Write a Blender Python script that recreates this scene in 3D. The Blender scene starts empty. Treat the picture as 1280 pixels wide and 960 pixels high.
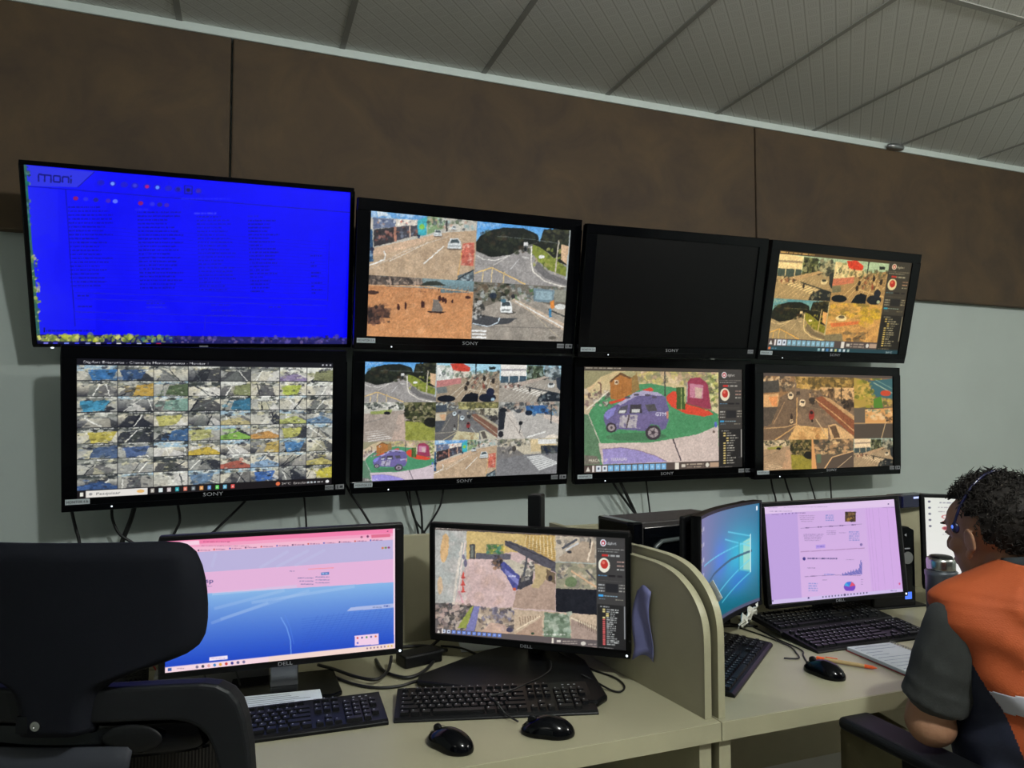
import bpy, bmesh, math, random
import numpy as np
from mathutils import Vector, Matrix, Euler
PI = math.pi
SC = bpy.context.scene
COL = SC.collection

# ---------------------------------------------------------------- camera
A_, P_ = math.radians(20.35), math.atan(42/903.)
cam = bpy.data.cameras.new('camera'); cam.sensor_width = 36; cam.sensor_fit = 'HORIZONTAL'
cam.lens = 903*36/1280.; cam.clip_start = .02; cam.clip_end = 60
co = bpy.data.objects.new('camera', cam); COL.objects.link(co)
co.location = (0, 0, 1.40); co.rotation_euler = (PI/2+P_, 0, -A_)
SC.camera = co
# ---------------------------------------------------------------- world, lights, exposure
SC.view_settings.view_transform = 'Standard'; SC.view_settings.look = 'None'
SC.view_settings.exposure = 0.0; SC.view_settings.gamma = 1.0; SC.view_settings.use_curve_mapping = False
wd = bpy.data.worlds.new('world'); SC.world = wd; wd.use_nodes = True
wd.node_tree.nodes['Background'].inputs[0].default_value = (.90, .95, .90, 1)
wd.node_tree.nodes['Background'].inputs[1].default_value = .3
def area(name, loc, rot, sx, sy, power, col):
    l = bpy.data.lights.new(name, 'AREA'); l.shape = 'RECTANGLE'; l.size = sx; l.size_y = sy
    l.energy = power; l.color = col
    o = bpy.data.objects.new(name, l); COL.objects.link(o); o.location = loc; o.rotation_euler = rot
    return o
WARM = (1, .97, .84)
def bulb(name, loc, power, col, size=.07):
    l = bpy.data.lights.new(name, 'POINT'); l.energy = power; l.color = col; l.shadow_soft_size = size
    o = bpy.data.objects.new(name, l); COL.objects.link(o); o.location = loc; return o
bulb('luminaire_light', (.95, -.30, 2.84), 150, (.96, 1, .97))
bulb('luminaire_light', (-1.5, -.6, 2.84), 3, (.97, 1, .92))
bulb('luminaire_light', (3.7, -.2, 2.84), 105, (1, .99, .92))

# ---------------------------------------------------------------- materials
def S2L(c):
    return tuple((x/12.92 if x <= .04045 else ((x+.055)/1.055)**2.4) for x in c[:3])
def hexc(r, g, b): return S2L((r/255., g/255., b/255.))
def mat(name, rgb, rough=.5, metal=0, spec=.5, noise=0, scale=20, bump=0, bscale=200, coat=0, alpha=1, sheen=0):
    m = bpy.data.materials.new(name); m.use_nodes = True
    nt = m.node_tree; b = nt.nodes['Principled BSDF']
    c = hexc(*rgb)
    b.inputs['Base Color'].default_value = (*c, 1)
    b.inputs['Roughness'].default_value = rough; b.inputs['Metallic'].default_value = metal
    b.inputs['Specular IOR Level'].default_value = spec; b.inputs['Coat Weight'].default_value = coat
    b.inputs['Alpha'].default_value = alpha; b.inputs['Sheen Weight'].default_value = sheen
    tc = nt.nodes.new('ShaderNodeTexCoord')
    n = nt.nodes.new('ShaderNodeTexNoise'); n.inputs['Scale'].default_value = scale; n.inputs['Detail'].default_value = 5
    nt.links.new(tc.outputs['Object'], n.inputs['Vector'])
    r = nt.nodes.new('ShaderNodeValToRGB'); k = max(noise, .03)
    r.color_ramp.elements[0].position = .3; r.color_ramp.elements[1].position = .7
    r.color_ramp.elements[0].color = (*[x*(1-k) for x in c], 1); r.color_ramp.elements[1].color = (*[min(1, x*(1+k)) for x in c], 1)
    nt.links.new(n.outputs['Fac'], r.inputs['Fac']); nt.links.new(r.outputs['Color'], b.inputs['Base Color'])
    if bump:
        n2 = nt.nodes.new('ShaderNodeTexNoise'); n2.inputs['Scale'].default_value = bscale
        nt.links.new(tc.outputs['Object'], n2.inputs['Vector'])
        bp = nt.nodes.new('ShaderNodeBump'); bp.inputs['Strength'].default_value = bump; bp.inputs['Distance'].default_value = .002
        nt.links.new(n2.outputs['Fac'], bp.inputs['Height']); nt.links.new(bp.outputs['Normal'], b.inputs['Normal'])
    return m
def emit_mat(name, rgb, s=1):
    m = mat(name, rgb); b = m.node_tree.nodes['Principled BSDF']
    b.inputs['Emission Color'].default_value = (*hexc(*rgb), 1); b.inputs['Emission Strength'].default_value = s
    return m
M = dict(
 gloss=mat('gloss_black_plastic', (5, 6, 9), .13, spec=.2),
 matte=mat('matte_black_plastic', (9, 10, 12), .45, spec=.22),
 keys=mat('keycap_plastic', (15, 16, 19), .4, spec=.3, bump=.2, bscale=900),
 kbody=mat('keyboard_plastic', (9, 10, 12), .4, spec=.25),
 case=mat('dark_case_plastic', (10, 11, 13), .5, spec=.2),
 cable=mat('cable_rubber', (10, 11, 13), .45),
 desk=mat('beige_laminate', (154, 150, 124), .42, noise=.04, scale=6),
 edge=mat('beige_edge_band', (168, 164, 136), .4),
 panel=mat('beige_panel', (150, 145, 120), .5, noise=.03),
 paper=mat('white_paper', (215, 222, 226), .8),
 silver=mat('silver_metal', (150, 152, 155), .3, metal=.8),
 steel=mat('brushed_steel', (170, 172, 170), .25, metal=1),
 tag=mat('label_paper', (190, 200, 205), .6), badge=mat('badge_foil', (140, 142, 146), .5),
 ink=mat('print_ink', (30, 34, 40), .6), logo=mat('logo_print', (170, 172, 178), .4, metal=.3),
 blackrough=mat('painted_steel_black', (46, 42, 42), .55, bump=.3, bscale=700),
 chairf=mat('dark_chair_plastic', (15, 17, 20), .5, spec=.2, bump=.05, bscale=900),
 chairb=mat('headrest_upholstery', (10, 12, 19), .8, spec=.12, bump=.15, bscale=1200),
 skin=mat('skin', (146, 106, 80), .6, noise=.10, scale=25, bump=.15, bscale=250),
 hair=mat('dark_curly_hair', (24, 20, 17), .7, spec=.2, noise=.5, scale=60),
 polo=mat('grey_polo_cloth', (42, 44, 43), .9, noise=.08, bump=.3, bscale=500),
 orange=mat('orange_vest_cloth', (156, 68, 22), .8, noise=.08, scale=8, bump=.3, bscale=400),
 navy=mat('navy_vest_cloth', (20, 26, 48), .75, bump=.3, bscale=400),
 reflect=mat('reflective_tape', (158, 158, 166), .4), khaki=mat('khaki_cloth', (110, 104, 76), .85, noise=.1, bump=.3, bscale=300),
 shoe=mat('shoe_leather', (24, 22, 22), .5), blueglow=emit_mat('blue_glow', (70, 110, 220), .8),
 whiteled=emit_mat('white_indicator', (235, 245, 255), 1.2), red=mat('red_cable', (170, 30, 30), .5),
 pen=mat('kraft_barrel', (176, 150, 104), .6), pentip=mat('orange_plastic', (232, 92, 34), .4),
 navyp=mat('navy_gloss_plastic', (16, 18, 52), .25), flask=mat('flask_slate', (70, 74, 80), .35, metal=.4),
 tape=mat('crumpled_masking_tape', (200, 200, 190), .7, bump=.5, bscale=120),
 blueplastic=mat('blue_tinted_sleeve', (112, 114, 160), .5),
)
# ---------------------------------------------------------------- mesh helpers
class MB:
    def __init__(s): s.v = []; s.f = []; s.m = []; s.mats = []
    def mi(s, m):
        if m not in s.mats: s.mats.append(m)
        return s.mats.index(m)
    def add(s, vs, fs, m=None):
        o = len(s.v); s.v += [tuple(v) for v in vs]
        k = s.mi(m) if m is not None else 0
        for f in fs: s.f.append(tuple(o+i for i in f)); s.m.append(k)
        return s
    def box(s, c, d, m=None, rz=0, R=None):
        R = R or Matrix.Rotation(rz, 3, 'Z')
        vs = [Vector(c)+R @ Vector((a*d[0]/2, b*d[1]/2, e*d[2]/2)) for a in (-1, 1) for b in (-1, 1) for e in (-1, 1)]
        return s.add(vs, [(0, 1, 3, 2), (4, 6, 7, 5), (0, 4, 5, 1), (2, 3, 7, 6), (0, 2, 6, 4), (1, 5, 7, 3)], m)
    def bx(s, x0, x1, y0, y1, z0, z1, m=None):
        return s.box(((x0+x1)/2, (y0+y1)/2, (z0+z1)/2), (abs(x1-x0), abs(y1-y0), abs(z1-z0)), m)
    def prism(s, pts, axis, a, b, m=None):     # pts 2D outline extruded along axis
        def P(p, t):
            return {'x': (t, p[0], p[1]), 'y': (p[0], t, p[1]), 'z': (p[0], p[1], t)}[axis]
        n = len(pts); vs = [P(p, a) for p in pts]+[P(p, b) for p in pts]
        fs = [tuple(range(n))[::-1], tuple(range(n, 2*n))]+[(i, (i+1) % n, n+(i+1) % n, n+i) for i in range(n)]
        return s.add(vs, fs, m)
    def lathe(s, prof, c=(0, 0, 0), n=24, m=None):
        vs = []; fs = []
        for r, z in prof:
            for i in range(n):
                t = 2*PI*i/n; vs.append((c[0]+r*math.cos(t), c[1]+r*math.sin(t), c[2]+z))
        for j in range(len(prof)-1):
            for i in range(n):
                fs.append((j*n+i, j*n+(i+1) % n, (j+1)*n+(i+1) % n, (j+1)*n+i))
        fs.append(tuple(range(n))[::-1]); fs.append(tuple((len(prof)-1)*n+i for i in range(n)))
        return s.add(vs, fs, m)
    def tube(s, pts, r, n=8, m=None, taper=None):
        pts = [Vector(p) for p in pts]; vs = []; fs = []; up = Vector((0, 0, 1))
        prev = None
        for k, p in enumerate(pts):
            d = (pts[min(k+1, len(pts)-1)]-pts[max(k-1, 0)]).normalized()
            a = prev if prev is not None else (up.cross(d) if abs(d.z) < .95 else Vector((1, 0, 0)).cross(d))
            a = (a-d*a.dot(d)).normalized(); prev = a; b = d.cross(a)
            rr = r if taper is None else taper[k]
            for i in range(n):
                t = 2*PI*i/n; vs.append(p+a*rr*math.cos(t)+b*rr*math.sin(t))
        for j in range(len(pts)-1):
            for i in range(n): fs.append((j*n+i, j*n+(i+1) % n, (j+1)*n+(i+1) % n, (j+1)*n+i))
        fs.append(tuple(range(n))[::-1]); fs.append(tuple((len(pts)-1)*n+i for i in range(n)))
        return s.add(vs, fs, m)
    def ell(s, c, r, R=None, m=None, nu=20, nv=14, fn=None):
        R = R or Matrix.Identity(3); vs = []; fs = []
        for j in range(nv+1):
            ph = -PI/2+PI*j/nv
            for i in range(nu):
                t = 2*PI*i/nu; q = Vector((math.cos(ph)*math.cos(t), math.cos(ph)*math.sin(t), math.sin(ph)))
                p = Vector((q.x*r[0], q.y*r[1], q.z*r[2]))
                if fn: p = fn(q, p)
                vs.append(Vector(c)+R @ p)
        for j in range(nv):
            for i in range(nu): fs.append((j*nu+i, j*nu+(i+1) % nu, (j+1)*nu+(i+1) % nu, (j+1)*nu+i))
        return s.add(vs, fs, m)
    def build(s, name, m=None, parent=None, smooth=False, bevel=0, bseg=2, loc=None, rot=None):
        me = bpy.data.meshes.new(name); me.from_pydata(s.v, [], s.f)
        mats = s.mats if s.mats else [m]
        for x in mats: me.materials.append(x)
        if s.mats: me.polygons.foreach_set('material_index', s.m)
        bm = bmesh.new(); bm.from_mesh(me)
        bmesh.ops.remove_doubles(bm, verts=bm.verts, dist=1e-6)
        bmesh.ops.recalc_face_normals(bm, faces=bm.faces); bm.to_mesh(me); bm.free()
        if smooth: me.polygons.foreach_set('use_smooth', [True]*len(me.polygons))
        o = bpy.data.objects.new(name, me); COL.objects.link(o)
        if parent is not None: o.parent = parent
        if loc is not None: o.location = loc
        if rot is not None: o.rotation_euler = rot
        if bevel:
            b = o.modifiers.new('bevel', 'BEVEL'); b.width = bevel; b.segments = bseg; b.limit_method = 'ANGLE'; b.angle_limit = .6
        return o
def empty(name, loc=(0, 0, 0), rot=(0, 0, 0)):
    o = bpy.data.objects.new(name, None); COL.objects.link(o); o.location = loc; o.rotation_euler = rot
    o.empty_display_size = .05
    return o
def tag(o, label, cat, group=None, kind=None):
    o['label'] = label; o['category'] = cat
    if group: o['group'] = group
    if kind: o['kind'] = kind
    return o
def struct(o): o['kind'] = 'structure'; return o
def smoothpath(pts, n=8):
    P = [Vector(p) for p in pts]; P = [2*P[0]-P[1]]+P+[2*P[-1]-P[-2]]; out = []
    for i in range(1, len(P)-2):
        for k in range(n):
            t = k/n; a, b, c, d = P[i-1:i+3]
            out.append(.5*((2*b)+(c-a)*t+(2*a-5*b+4*c-d)*t*t+(3*b-3*c+d-a)*t**3))
    out.append(P[-2]); return out
_tc = {}
def text_tris(s):                              # outline of a word in the built-in font, as triangles
    if s in _tc: return _tc[s]
    cu = bpy.data.curves.new('t', 'FONT'); cu.body = s; cu.size = 1; cu.align_x = 'LEFT'; cu.resolution_u = 2
    o = bpy.data.objects.new('t', cu); COL.objects.link(o)
    bpy.context.view_layer.update()
    me = bpy.data.meshes.new_from_object(o.evaluated_get(bpy.context.evaluated_depsgraph_get()))
    me.calc_loop_triangles()
    v = np.array([tuple(x.co[:2]) for x in me.vertices]).reshape(-1, 2)
    t = np.array([tuple(x.vertices) for x in me.loop_triangles], int).reshape(-1, 3)
    bpy.data.objects.remove(o); bpy.data.curves.remove(cu); bpy.data.meshes.remove(me)
    _tc[s] = (v, t); return _tc[s]
def text_part(name, s, h, loc, parent, m, align='c', thick=.0012, stretch=1.0, rot=(0, 0, 0)):
    v, t = text_tris(s); v = v*h/.7*np.array([stretch, 1])
    w = v[:, 0].max()-v[:, 0].min(); x0 = v[:, 0].min()
    off = -x0-(w/2 if align == 'c' else 0)
    mb = MB(); f = [tuple(int(k) for k in q) for q in t]
    mb.add([(p[0]+off, -thick, p[1]) for p in v], f, None)
    o = mb.build(name, m, parent, loc=loc, rot=rot); return o
# ================================================================ screen pictures
# every screen is a fine grid of points whose emitted colour is computed here by drawing shapes
def homog(src, dst):
    A = []; b = []
    for (x, y), (u, v) in zip(src, dst):
        A.append([x, y, 1, 0, 0, 0, -u*x, -u*y]); b.append(u)
        A.append([0, 0, 0, x, y, 1, -v*x, -v*y]); b.append(v)
    h = np.linalg.solve(np.array(A, float), np.array(b, float)); return np.append(h, 1).reshape(3, 3)
class Can:
    def __init__(s, w, h, bg=(0, 0, 0)):
        s.w, s.h = w, h; s.a = np.zeros((h, w, 3)); s.a[:] = np.array(bg)/255.; s.H = None
    def quad(s, *q):                            # the corner marks in which the shapes below were measured
        s.H = homog(q, [(0, 0), (s.w, 0), (s.w, s.h), (0, s.h)]); return s
    def unit(s): return s.quad((0, 0), (1, 0), (1, 1), (0, 1))
    def P(s, pts):
        p = np.array(pts, float); q = np.c_[p, np.ones(len(p))] @ s.H.T; return q[:, :2]/q[:, 2:]
    def fill(s, mask, y0, x0, col, al=1):
        sub = s.a[y0:y0+mask.shape[0], x0:x0+mask.shape[1]]
        c = np.array(col)/255.; sub[mask] = sub[mask]*(1-al)+c*al
    def raw(s, p, col, al=1):
        x0 = max(int(p[:, 0].min()), 0); x1 = min(int(p[:, 0].max())+2, s.w); y0 = max(int(p[:, 1].min()), 0); y1 = min(int(p[:, 1].max())+2, s.h)
        if x1 <= x0 or y1 <= y0: return
        X, Y = np.meshgrid(np.arange(x0, x1)+.5, np.arange(y0, y1)+.5); m = np.zeros(X.shape, bool)
        for i in range(len(p)):
            ax, ay = p[i]; bx, by = p[(i+1) % len(p)]
            if ay == by: continue
            c = ((ay > Y) != (by > Y)) & (X < (bx-ax)*(Y-ay)/(by-ay)+ax); m ^= c
        s.fill(m, y0, x0, col, al)
    def poly(s, pts, col, al=1): s.raw(s.P(pts), col, al); return s
    def rect(s, x0, y0, x1, y1, col, al=1): return s.poly([(x0, y0), (x1, y0), (x1, y1), (x0, y1)], col, al)
    def ell(s, x, y, rx, ry, col, al=1, rot=0):
        c, q = math.cos(rot), math.sin(rot)
        return s.poly([(x+rx*math.cos(t)*c-ry*math.sin(t)*q, y+rx*math.cos(t)*q+ry*math.sin(t)*c) for t in np.linspace(0, 2*PI, 28)[:-1]], col, al)
    def line(s, pts, w, col, al=1):
        for (x0, y0), (x1, y1) in zip(pts[:-1], pts[1:]):
            d = math.hypot(x1-x0, y1-y0) or 1; nx, ny = -(y1-y0)/d*w/2, (x1-x0)/d*w/2
            s.poly([(x0+nx, y0+ny), (x1+nx, y1+ny), (x1-nx, y1-ny), (x0-nx, y0-ny)], col, al)
        return s
    def text(s, t, x, y, h, col, al=1, st=1.0):  # baseline-left at x,y; cap height h
        v, tr = text_tris(t)
        if len(tr) == 0: return s
        p = s.P(np.c_[x+v[:, 0]*h/.7*st, y-v[:, 1]*h/.7])
        for q in tr: s.raw(p[q], col, al)
        return s
    def dash(s, x0, y, x1, h, col, al=.8, seed=0):  # a line of print too small to read
        r = random.Random(seed+int(x0*13+y*7)); x = x0
        while x < x1:
            w = r.uniform(.6, 3.2)*h; s.rect(x, y-h/2, min(x+w, x1), y+h/2, col, al*r.uniform(.55, 1)); x += w+h*r.uniform(.3, .8)
        return s
    def clutter(s, x0, y0, x1, y1, n, cols, sz, seed=0, al=.8, tall=1.):
        r = random.Random(seed)
        for i in range(n):
            x = r.uniform(x0, x1); y = r.uniform(y0, y1); a = sz*r.uniform(.4, 1.3); b = a*tall*r.uniform(.4, 1.2); c = r.choice(cols)
            if r.random() < .5: s.ell(x, y, a, b, c, al*r.uniform(.5, 1), r.uniform(0, 3))
            else: s.poly([(x-a, y-b*r.random()), (x+a*r.random(), y-b), (x+a, y+b*r.random()), (x-a*r.random(), y+b)], c, al*r.uniform(.5, 1))
        return s
    def grad(s, x0, y0, x1, y1, c0, c1, n=24, horiz=False, al=1):
        c0 = np.array(c0); c1 = np.array(c1)
        for i in range(n):
            t = i/n; c = c0*(1-t)+c1*t
            if horiz: s.rect(x0+(x1-x0)*t, y0, x0+(x1-x0)*(i+1.3)/n, y1, c, al)
            else: s.rect(x0, y0+(y1-y0)*t, x1, y0+(y1-y0)*(i+1.3)/n, c, al)
        return s
    def grain(s, k=.06, cell=3, seed=1):
        r = np.random.RandomState(seed); g = r.randn(s.h//cell+2, s.w//cell+2)
        g = np.kron(g, np.ones((cell, cell)))[:s.h, :s.w]; s.a *= (1+k*g)[..., None]; np.clip(s.a, 0, 1, s.a); return s
    def rough(s, amp=5, lum=.10, seed=3):       # irregular edges and mottling of a compressed camera picture
        r = np.random.RandomState(seed)
        def field(cell):
            g = r.randn(s.h//cell+3, s.w//cell+3); y = np.arange(s.h)/cell; x = np.arange(s.w)/cell; yi = y.astype(int); xi = x.astype(int); fy = (y-yi)[:, None]; fx = (x-xi)[None]
            return (g[yi][:, xi]*(1-fy)*(1-fx)+g[yi+1][:, xi]*fy*(1-fx)+g[yi][:, xi+1]*(1-fy)*fx+g[yi+1][:, xi+1]*fy*fx)
        dx = field(9)*amp*.6+field(4)*amp*.35; dy = field(9)*amp*.45+field(4)*amp*.3
        Y, X = np.mgrid[0:s.h, 0:s.w]; s.a = s.a[np.clip((Y+dy).astype(int), 0, s.h-1), np.clip((X+dx).astype(int), 0, s.w-1)]
        L = 1+lum*(field(24)*.5+field(7)*.8+field(3)*.7); s.a = np.clip(s.a*L[..., None], 0, 1)
        m = s.a.mean(-1, keepdims=True); s.a = m+(s.a-m)*.86; s.a += (field(5)*.018)[..., None]; np.clip(s.a, 0, 1, s.a); return s
    def tint(s, m, g=0):
        s.a = np.clip(s.a*np.array(m)+g, 0, 1); return s
    def blit(s, c, x0, y0, x1, y1):             # place another picture in a box (fractions of this one)
        X0, X1, Y0, Y1 = int(round(x0*s.w)), int(round(x1*s.w)), int(round(y0*s.h)), int(round(y1*s.h))
        X0 = max(X0, 0); Y0 = max(Y0, 0); X1 = min(X1, s.w); Y1 = min(Y1, s.h)
        xi = ((np.arange(X0, X1)+.5-X0)/(X1-X0)*c.w).astype(int); yi = ((np.arange(Y0, Y1)+.5-Y0)/(Y1-Y0)*c.h).astype(int)
        s.a[Y0:Y1, X0:X1] = c.a[np.clip(yi, 0, c.h-1)][:, np.clip(xi, 0, c.w-1)]; return s
    def down(s):
        a = s.a; h, w = a.shape[0]//2*2, a.shape[1]//2*2; a = a[:h, :w]
        return (a[0::2, 0::2]+a[1::2, 0::2]+a[0::2, 1::2]+a[1::2, 1::2])/4
GR = (150, 148, 146); DK = (24, 28, 30); WH = (228, 228, 222); SKY = (70, 150, 222); LEAF = [(28, 34, 26), (44, 54, 34), (18, 22, 20), (60, 66, 44)]
def road_grain(c, cols, n, sz, box, seed): c.clutter(*box, n, cols, sz, seed, .25)
def sc_hill():
    c = Can(500, 300, (150, 146, 142)).quad((685, 192), (1168, 237), (1150, 522), (672, 503))
    c.grad(680, 180, 1175, 300, (52, 138, 225), (120, 185, 230)); c.clutter(690, 195, 800, 225, 20, [(150, 195, 235)], 12, 3, .5)
    c.poly([(675, 370), (700, 362), (860, 368), (900, 340), (980, 330), (1170, 420), (1170, 540), (660, 540)], (152, 148, 145))
    c.clutter(700, 390, 1050, 520, 60, [(165, 160, 155), (135, 132, 130)], 26, 5, .3)
    c.poly([(680, 300), (700, 270), (760, 238), (830, 226), (930, 230), (1000, 262), (1010, 300), (930, 320), (900, 340), (860, 365), (760, 378), (700, 355), (680, 345)], (24, 30, 24))
    c.clutter(700, 250, 980, 355, 120, LEAF+[(70, 52, 34)], 14, 7, .7)
    c.poly([(1010, 300), (1030, 236), (1180, 230), (1170, 420), (1110, 400), (1050, 350), (975, 310)], (30, 34, 26)); c.clutter(1030, 240, 1165, 340, 90, LEAF+[(80, 80, 50)], 12, 8, .7)
    c.poly([(975, 310), (1020, 330), (1110, 400), (1160, 430), (1150, 470), (1060, 440), (1000, 390), (970, 350)], (128, 140, 48)); c.clutter(980, 330, 1130, 440, 50, [(150, 165, 60), (90, 105, 40), (170, 165, 90)], 9, 9)
    c.poly([(1120, 310), (1165, 320), (1155, 415), (1120, 385)], (214, 176, 136)); c.line([(1107, 290), (1090, 460)], 6, (190, 180, 160)); c.line([(1165, 240), (1160, 330), (1145, 500)], 9, (170, 180, 180))
    c.line([(675, 365), (720, 388), (780, 395), (860, 368)], 4, (215, 212, 205)); c.line([(970, 320), (968, 400), (980, 450), (1040, 495), (1150, 525)], 6, (226, 220, 208))
    c.line([(990, 380), (1010, 420), (1060, 460), (1150, 490)], 9, (170, 150, 130)); c.poly([(1000, 395), (1060, 455), (1150, 487), (1150, 515), (1040, 480), (985, 430)], (110, 108, 108))
    c.line([(672, 462), (765, 430), (940, 512)], 6, (226, 186, 110))
    for x in (720, 768, 830): c.line([(x, 447 if x == 720 else 432+(x-768)*.3), (x-6, 510)], 4, (226, 196, 130))
    c.line([(850, 372), (770, 420)], 4, (200, 195, 188)); c.line([(905, 385), (860, 440)], 3, (200, 200, 200)); c.line([(920, 375), (958, 380)], 8, WH, .5)
    c.rect(930, 308, 948, 345, (90, 96, 96)); c.rect(928, 300, 950, 318, (216, 216, 214)); c.ell(938, 335, 7, 12, DK); c.ell(1020, 373, 16, 8, (225, 225, 220))
    c.line([(790, 270), (960, 285), (1110, 305)], 2, (120, 130, 130)); return c.grain(.05)
def sc_shops():
    c = Can(500, 300, (186, 158, 126)).quad((155, 140), (685, 192), (672, 500), (133, 468))
    c.clutter(150, 250, 680, 500, 120, [(196, 168, 134), (176, 148, 118), (205, 178, 148)], 26, 2, .4)
    c.poly([(135, 380), (330, 330), (470, 280), (470, 262), (150, 330)], (206, 172, 140))
    c.poly([(150, 140), (690, 190), (690, 240), (530, 250), (150, 330)], (190, 185, 172)); c.poly([(155, 140), (440, 165), (440, 190), (155, 175)], (90, 155, 215)); c.clutter(160, 145, 440, 170, 16, [(230, 230, 225), (160, 190, 220)], 18, 3)
    c.poly([(165, 175), (280, 185), (275, 222), (165, 232)], (96, 110, 140)); c.clutter(170, 185, 275, 220, 14, [(210, 160, 130), (200, 205, 215), (70, 80, 110)], 10, 4)
    c.poly([(280, 182), (400, 190), (395, 215), (280, 222)], (214, 204, 190)); c.clutter(285, 190, 395, 212, 16, [(200, 90, 70), (90, 90, 110), (240, 235, 220)], 7, 4)
    c.poly([(165, 235), (275, 222), (270, 298), (165, 322)], (52, 48, 52)); c.clutter(170, 240, 268, 300, 30, [(120, 60, 50), (90, 90, 100), (30, 30, 36), (150, 100, 90)], 9, 5)
    c.poly([(275, 222), (400, 212), (400, 262), (275, 292)], (66, 66, 76)); c.clutter(280, 225, 398, 270, 30, [(150, 90, 70), (120, 130, 150), (40, 40, 50)], 8, 6)
    c.rect(268, 222, 280, 296, (180, 120, 96)); c.rect(345, 218, 352, 276, (200, 170, 150)); c.poly([(388, 190), (435, 172), (432, 262), (388, 270)], (52, 175, 190)); c.ell(410, 222, 14, 14, (130, 200, 70))
    c.poly([(436, 170), (520, 178), (520, 230), (436, 262)], (128, 158, 110)); c.clutter(440, 178, 690, 235, 70, [(210, 205, 190), (90, 110, 80), (60, 70, 72), (190, 150, 130), (150, 180, 180)], 11, 7)
    c.rect(135, 235, 160, 400, (36, 80, 120)); c.clutter(138, 300, 158, 395, 12, [(150, 180, 210), (24, 30, 60)], 9, 2)
    c.line([(133, 420), (215, 390), (222, 365), (214, 345)], 6, WH); c.line([(240, 398), (440, 300)], 3, (222, 214, 200)); c.line([(418, 408), (520, 318)], 6, (236, 232, 222)); c.line([(586, 495), (600, 400), (612, 330)], 4, (220, 168, 90)); c.line([(135, 440), (330, 340), (540, 270)], 3, (200, 186, 168))
    c.poly([(612, 305), (672, 300), (668, 420), (606, 418)], (206, 104, 84)); c.clutter(612, 310, 668, 415, 30, [(220, 170, 150), (170, 70, 60)], 9, 8, .7)
    c.poly([(590, 470), (672, 440), (668, 500), (585, 497)], (96, 110, 116)); c.line([(580, 495), (668, 440)], 5, (30, 40, 50)); c.clutter(610, 470, 670, 500, 14, [(180, 200, 205), (60, 70, 80)], 10, 9)
    for (x, y, k) in ((572, 305, 34), (488, 252, 20), (568, 226, 13)):
        c.ell(x, y+k*.75, k*1.15, k*.3, (60, 52, 46), .6); c.poly([(x-k, y+k*.7), (x-k*.9, y-k*.1), (x-k*.6, y-k*.75), (x+k*.6, y-k*.75), (x+k*.95, y-k*.1), (x+k, y+k*.8)], (206, 212, 212)); c.poly([(x-k*.7, y-k*.1), (x-k*.5, y-k*.6), (x+k*.55, y-k*.6), (x+k*.75, y-k*.05)], (70, 84, 88)); c.rect(x-k*.9, y+k*.3, x+k*.9, y+k*.45, (150, 158, 160))
    c.rect(530, 190, 537, 245, (50, 50, 50)); c.rect(385, 262, 398, 280, (30, 60, 90)); return c.grain(.05)
def sc_beach():
    c = Can(500, 300, (206, 138, 84)).quad((133, 470), (672, 503), (655, 803), (120, 785))
    c.grad(110, 460, 690, 800, (190, 126, 78), (214, 146, 90)); c.clutter(125, 540, 660, 800, 200, [(216, 150, 96), (194, 126, 74), (222, 160, 108)], 14, 1, .35)
    c.poly([(133, 465), (672, 500), (668, 560), (560, 545), (130, 522)], (120, 140, 142)); c.grad(500, 480, 690, 560, (128, 166, 176), (96, 116, 120)); c.poly([(130, 470), (400, 488), (420, 525), (130, 522)], (100, 86, 76))
    c.clutter(135, 478, 400, 518, 110, [(150, 134, 118), (58, 52, 50), (176, 150, 130), (84, 76, 70)], 7, 2, .9, 2.4)
    c.poly([(390, 525), (430, 505), (480, 500), (530, 525)], (50, 56, 50)); c.line([(130, 522), (420, 528), (668, 560)], 5, (220, 170, 120))
    c.clutter(300, 525, 660, 575, 70, [(120, 70, 50), (90, 60, 50), (200, 150, 110)], 4, 3)
    c.ell(155, 560, 30, 10, (70, 44, 36)); c.poly([(125, 640), (200, 625), (240, 690), (190, 690), (180, 725), (125, 720)], (66, 46, 42)); c.clutter(125, 620, 235, 720, 40, [(30, 26, 28), (120, 80, 60), (90, 60, 50)], 14, 5)
    c.poly([(462, 595), (488, 598), (512, 650), (500, 665), (455, 655)], (120, 112, 104)); c.poly([(430, 655), (530, 660), (500, 668), (440, 664)], (50, 32, 30))
    for x, y, w, h in ((284, 635, 8, 18), (320, 628, 6, 20), (405, 620, 7, 20), (413, 622, 5, 18), (495, 590, 9, 16), (512, 596, 8, 14), (525, 602, 7, 14), (560, 605, 6, 10), (640, 585, 14, 8)): c.ell(x, y, w, h, (66, 34, 30))
    return c.grain(.05)
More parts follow.
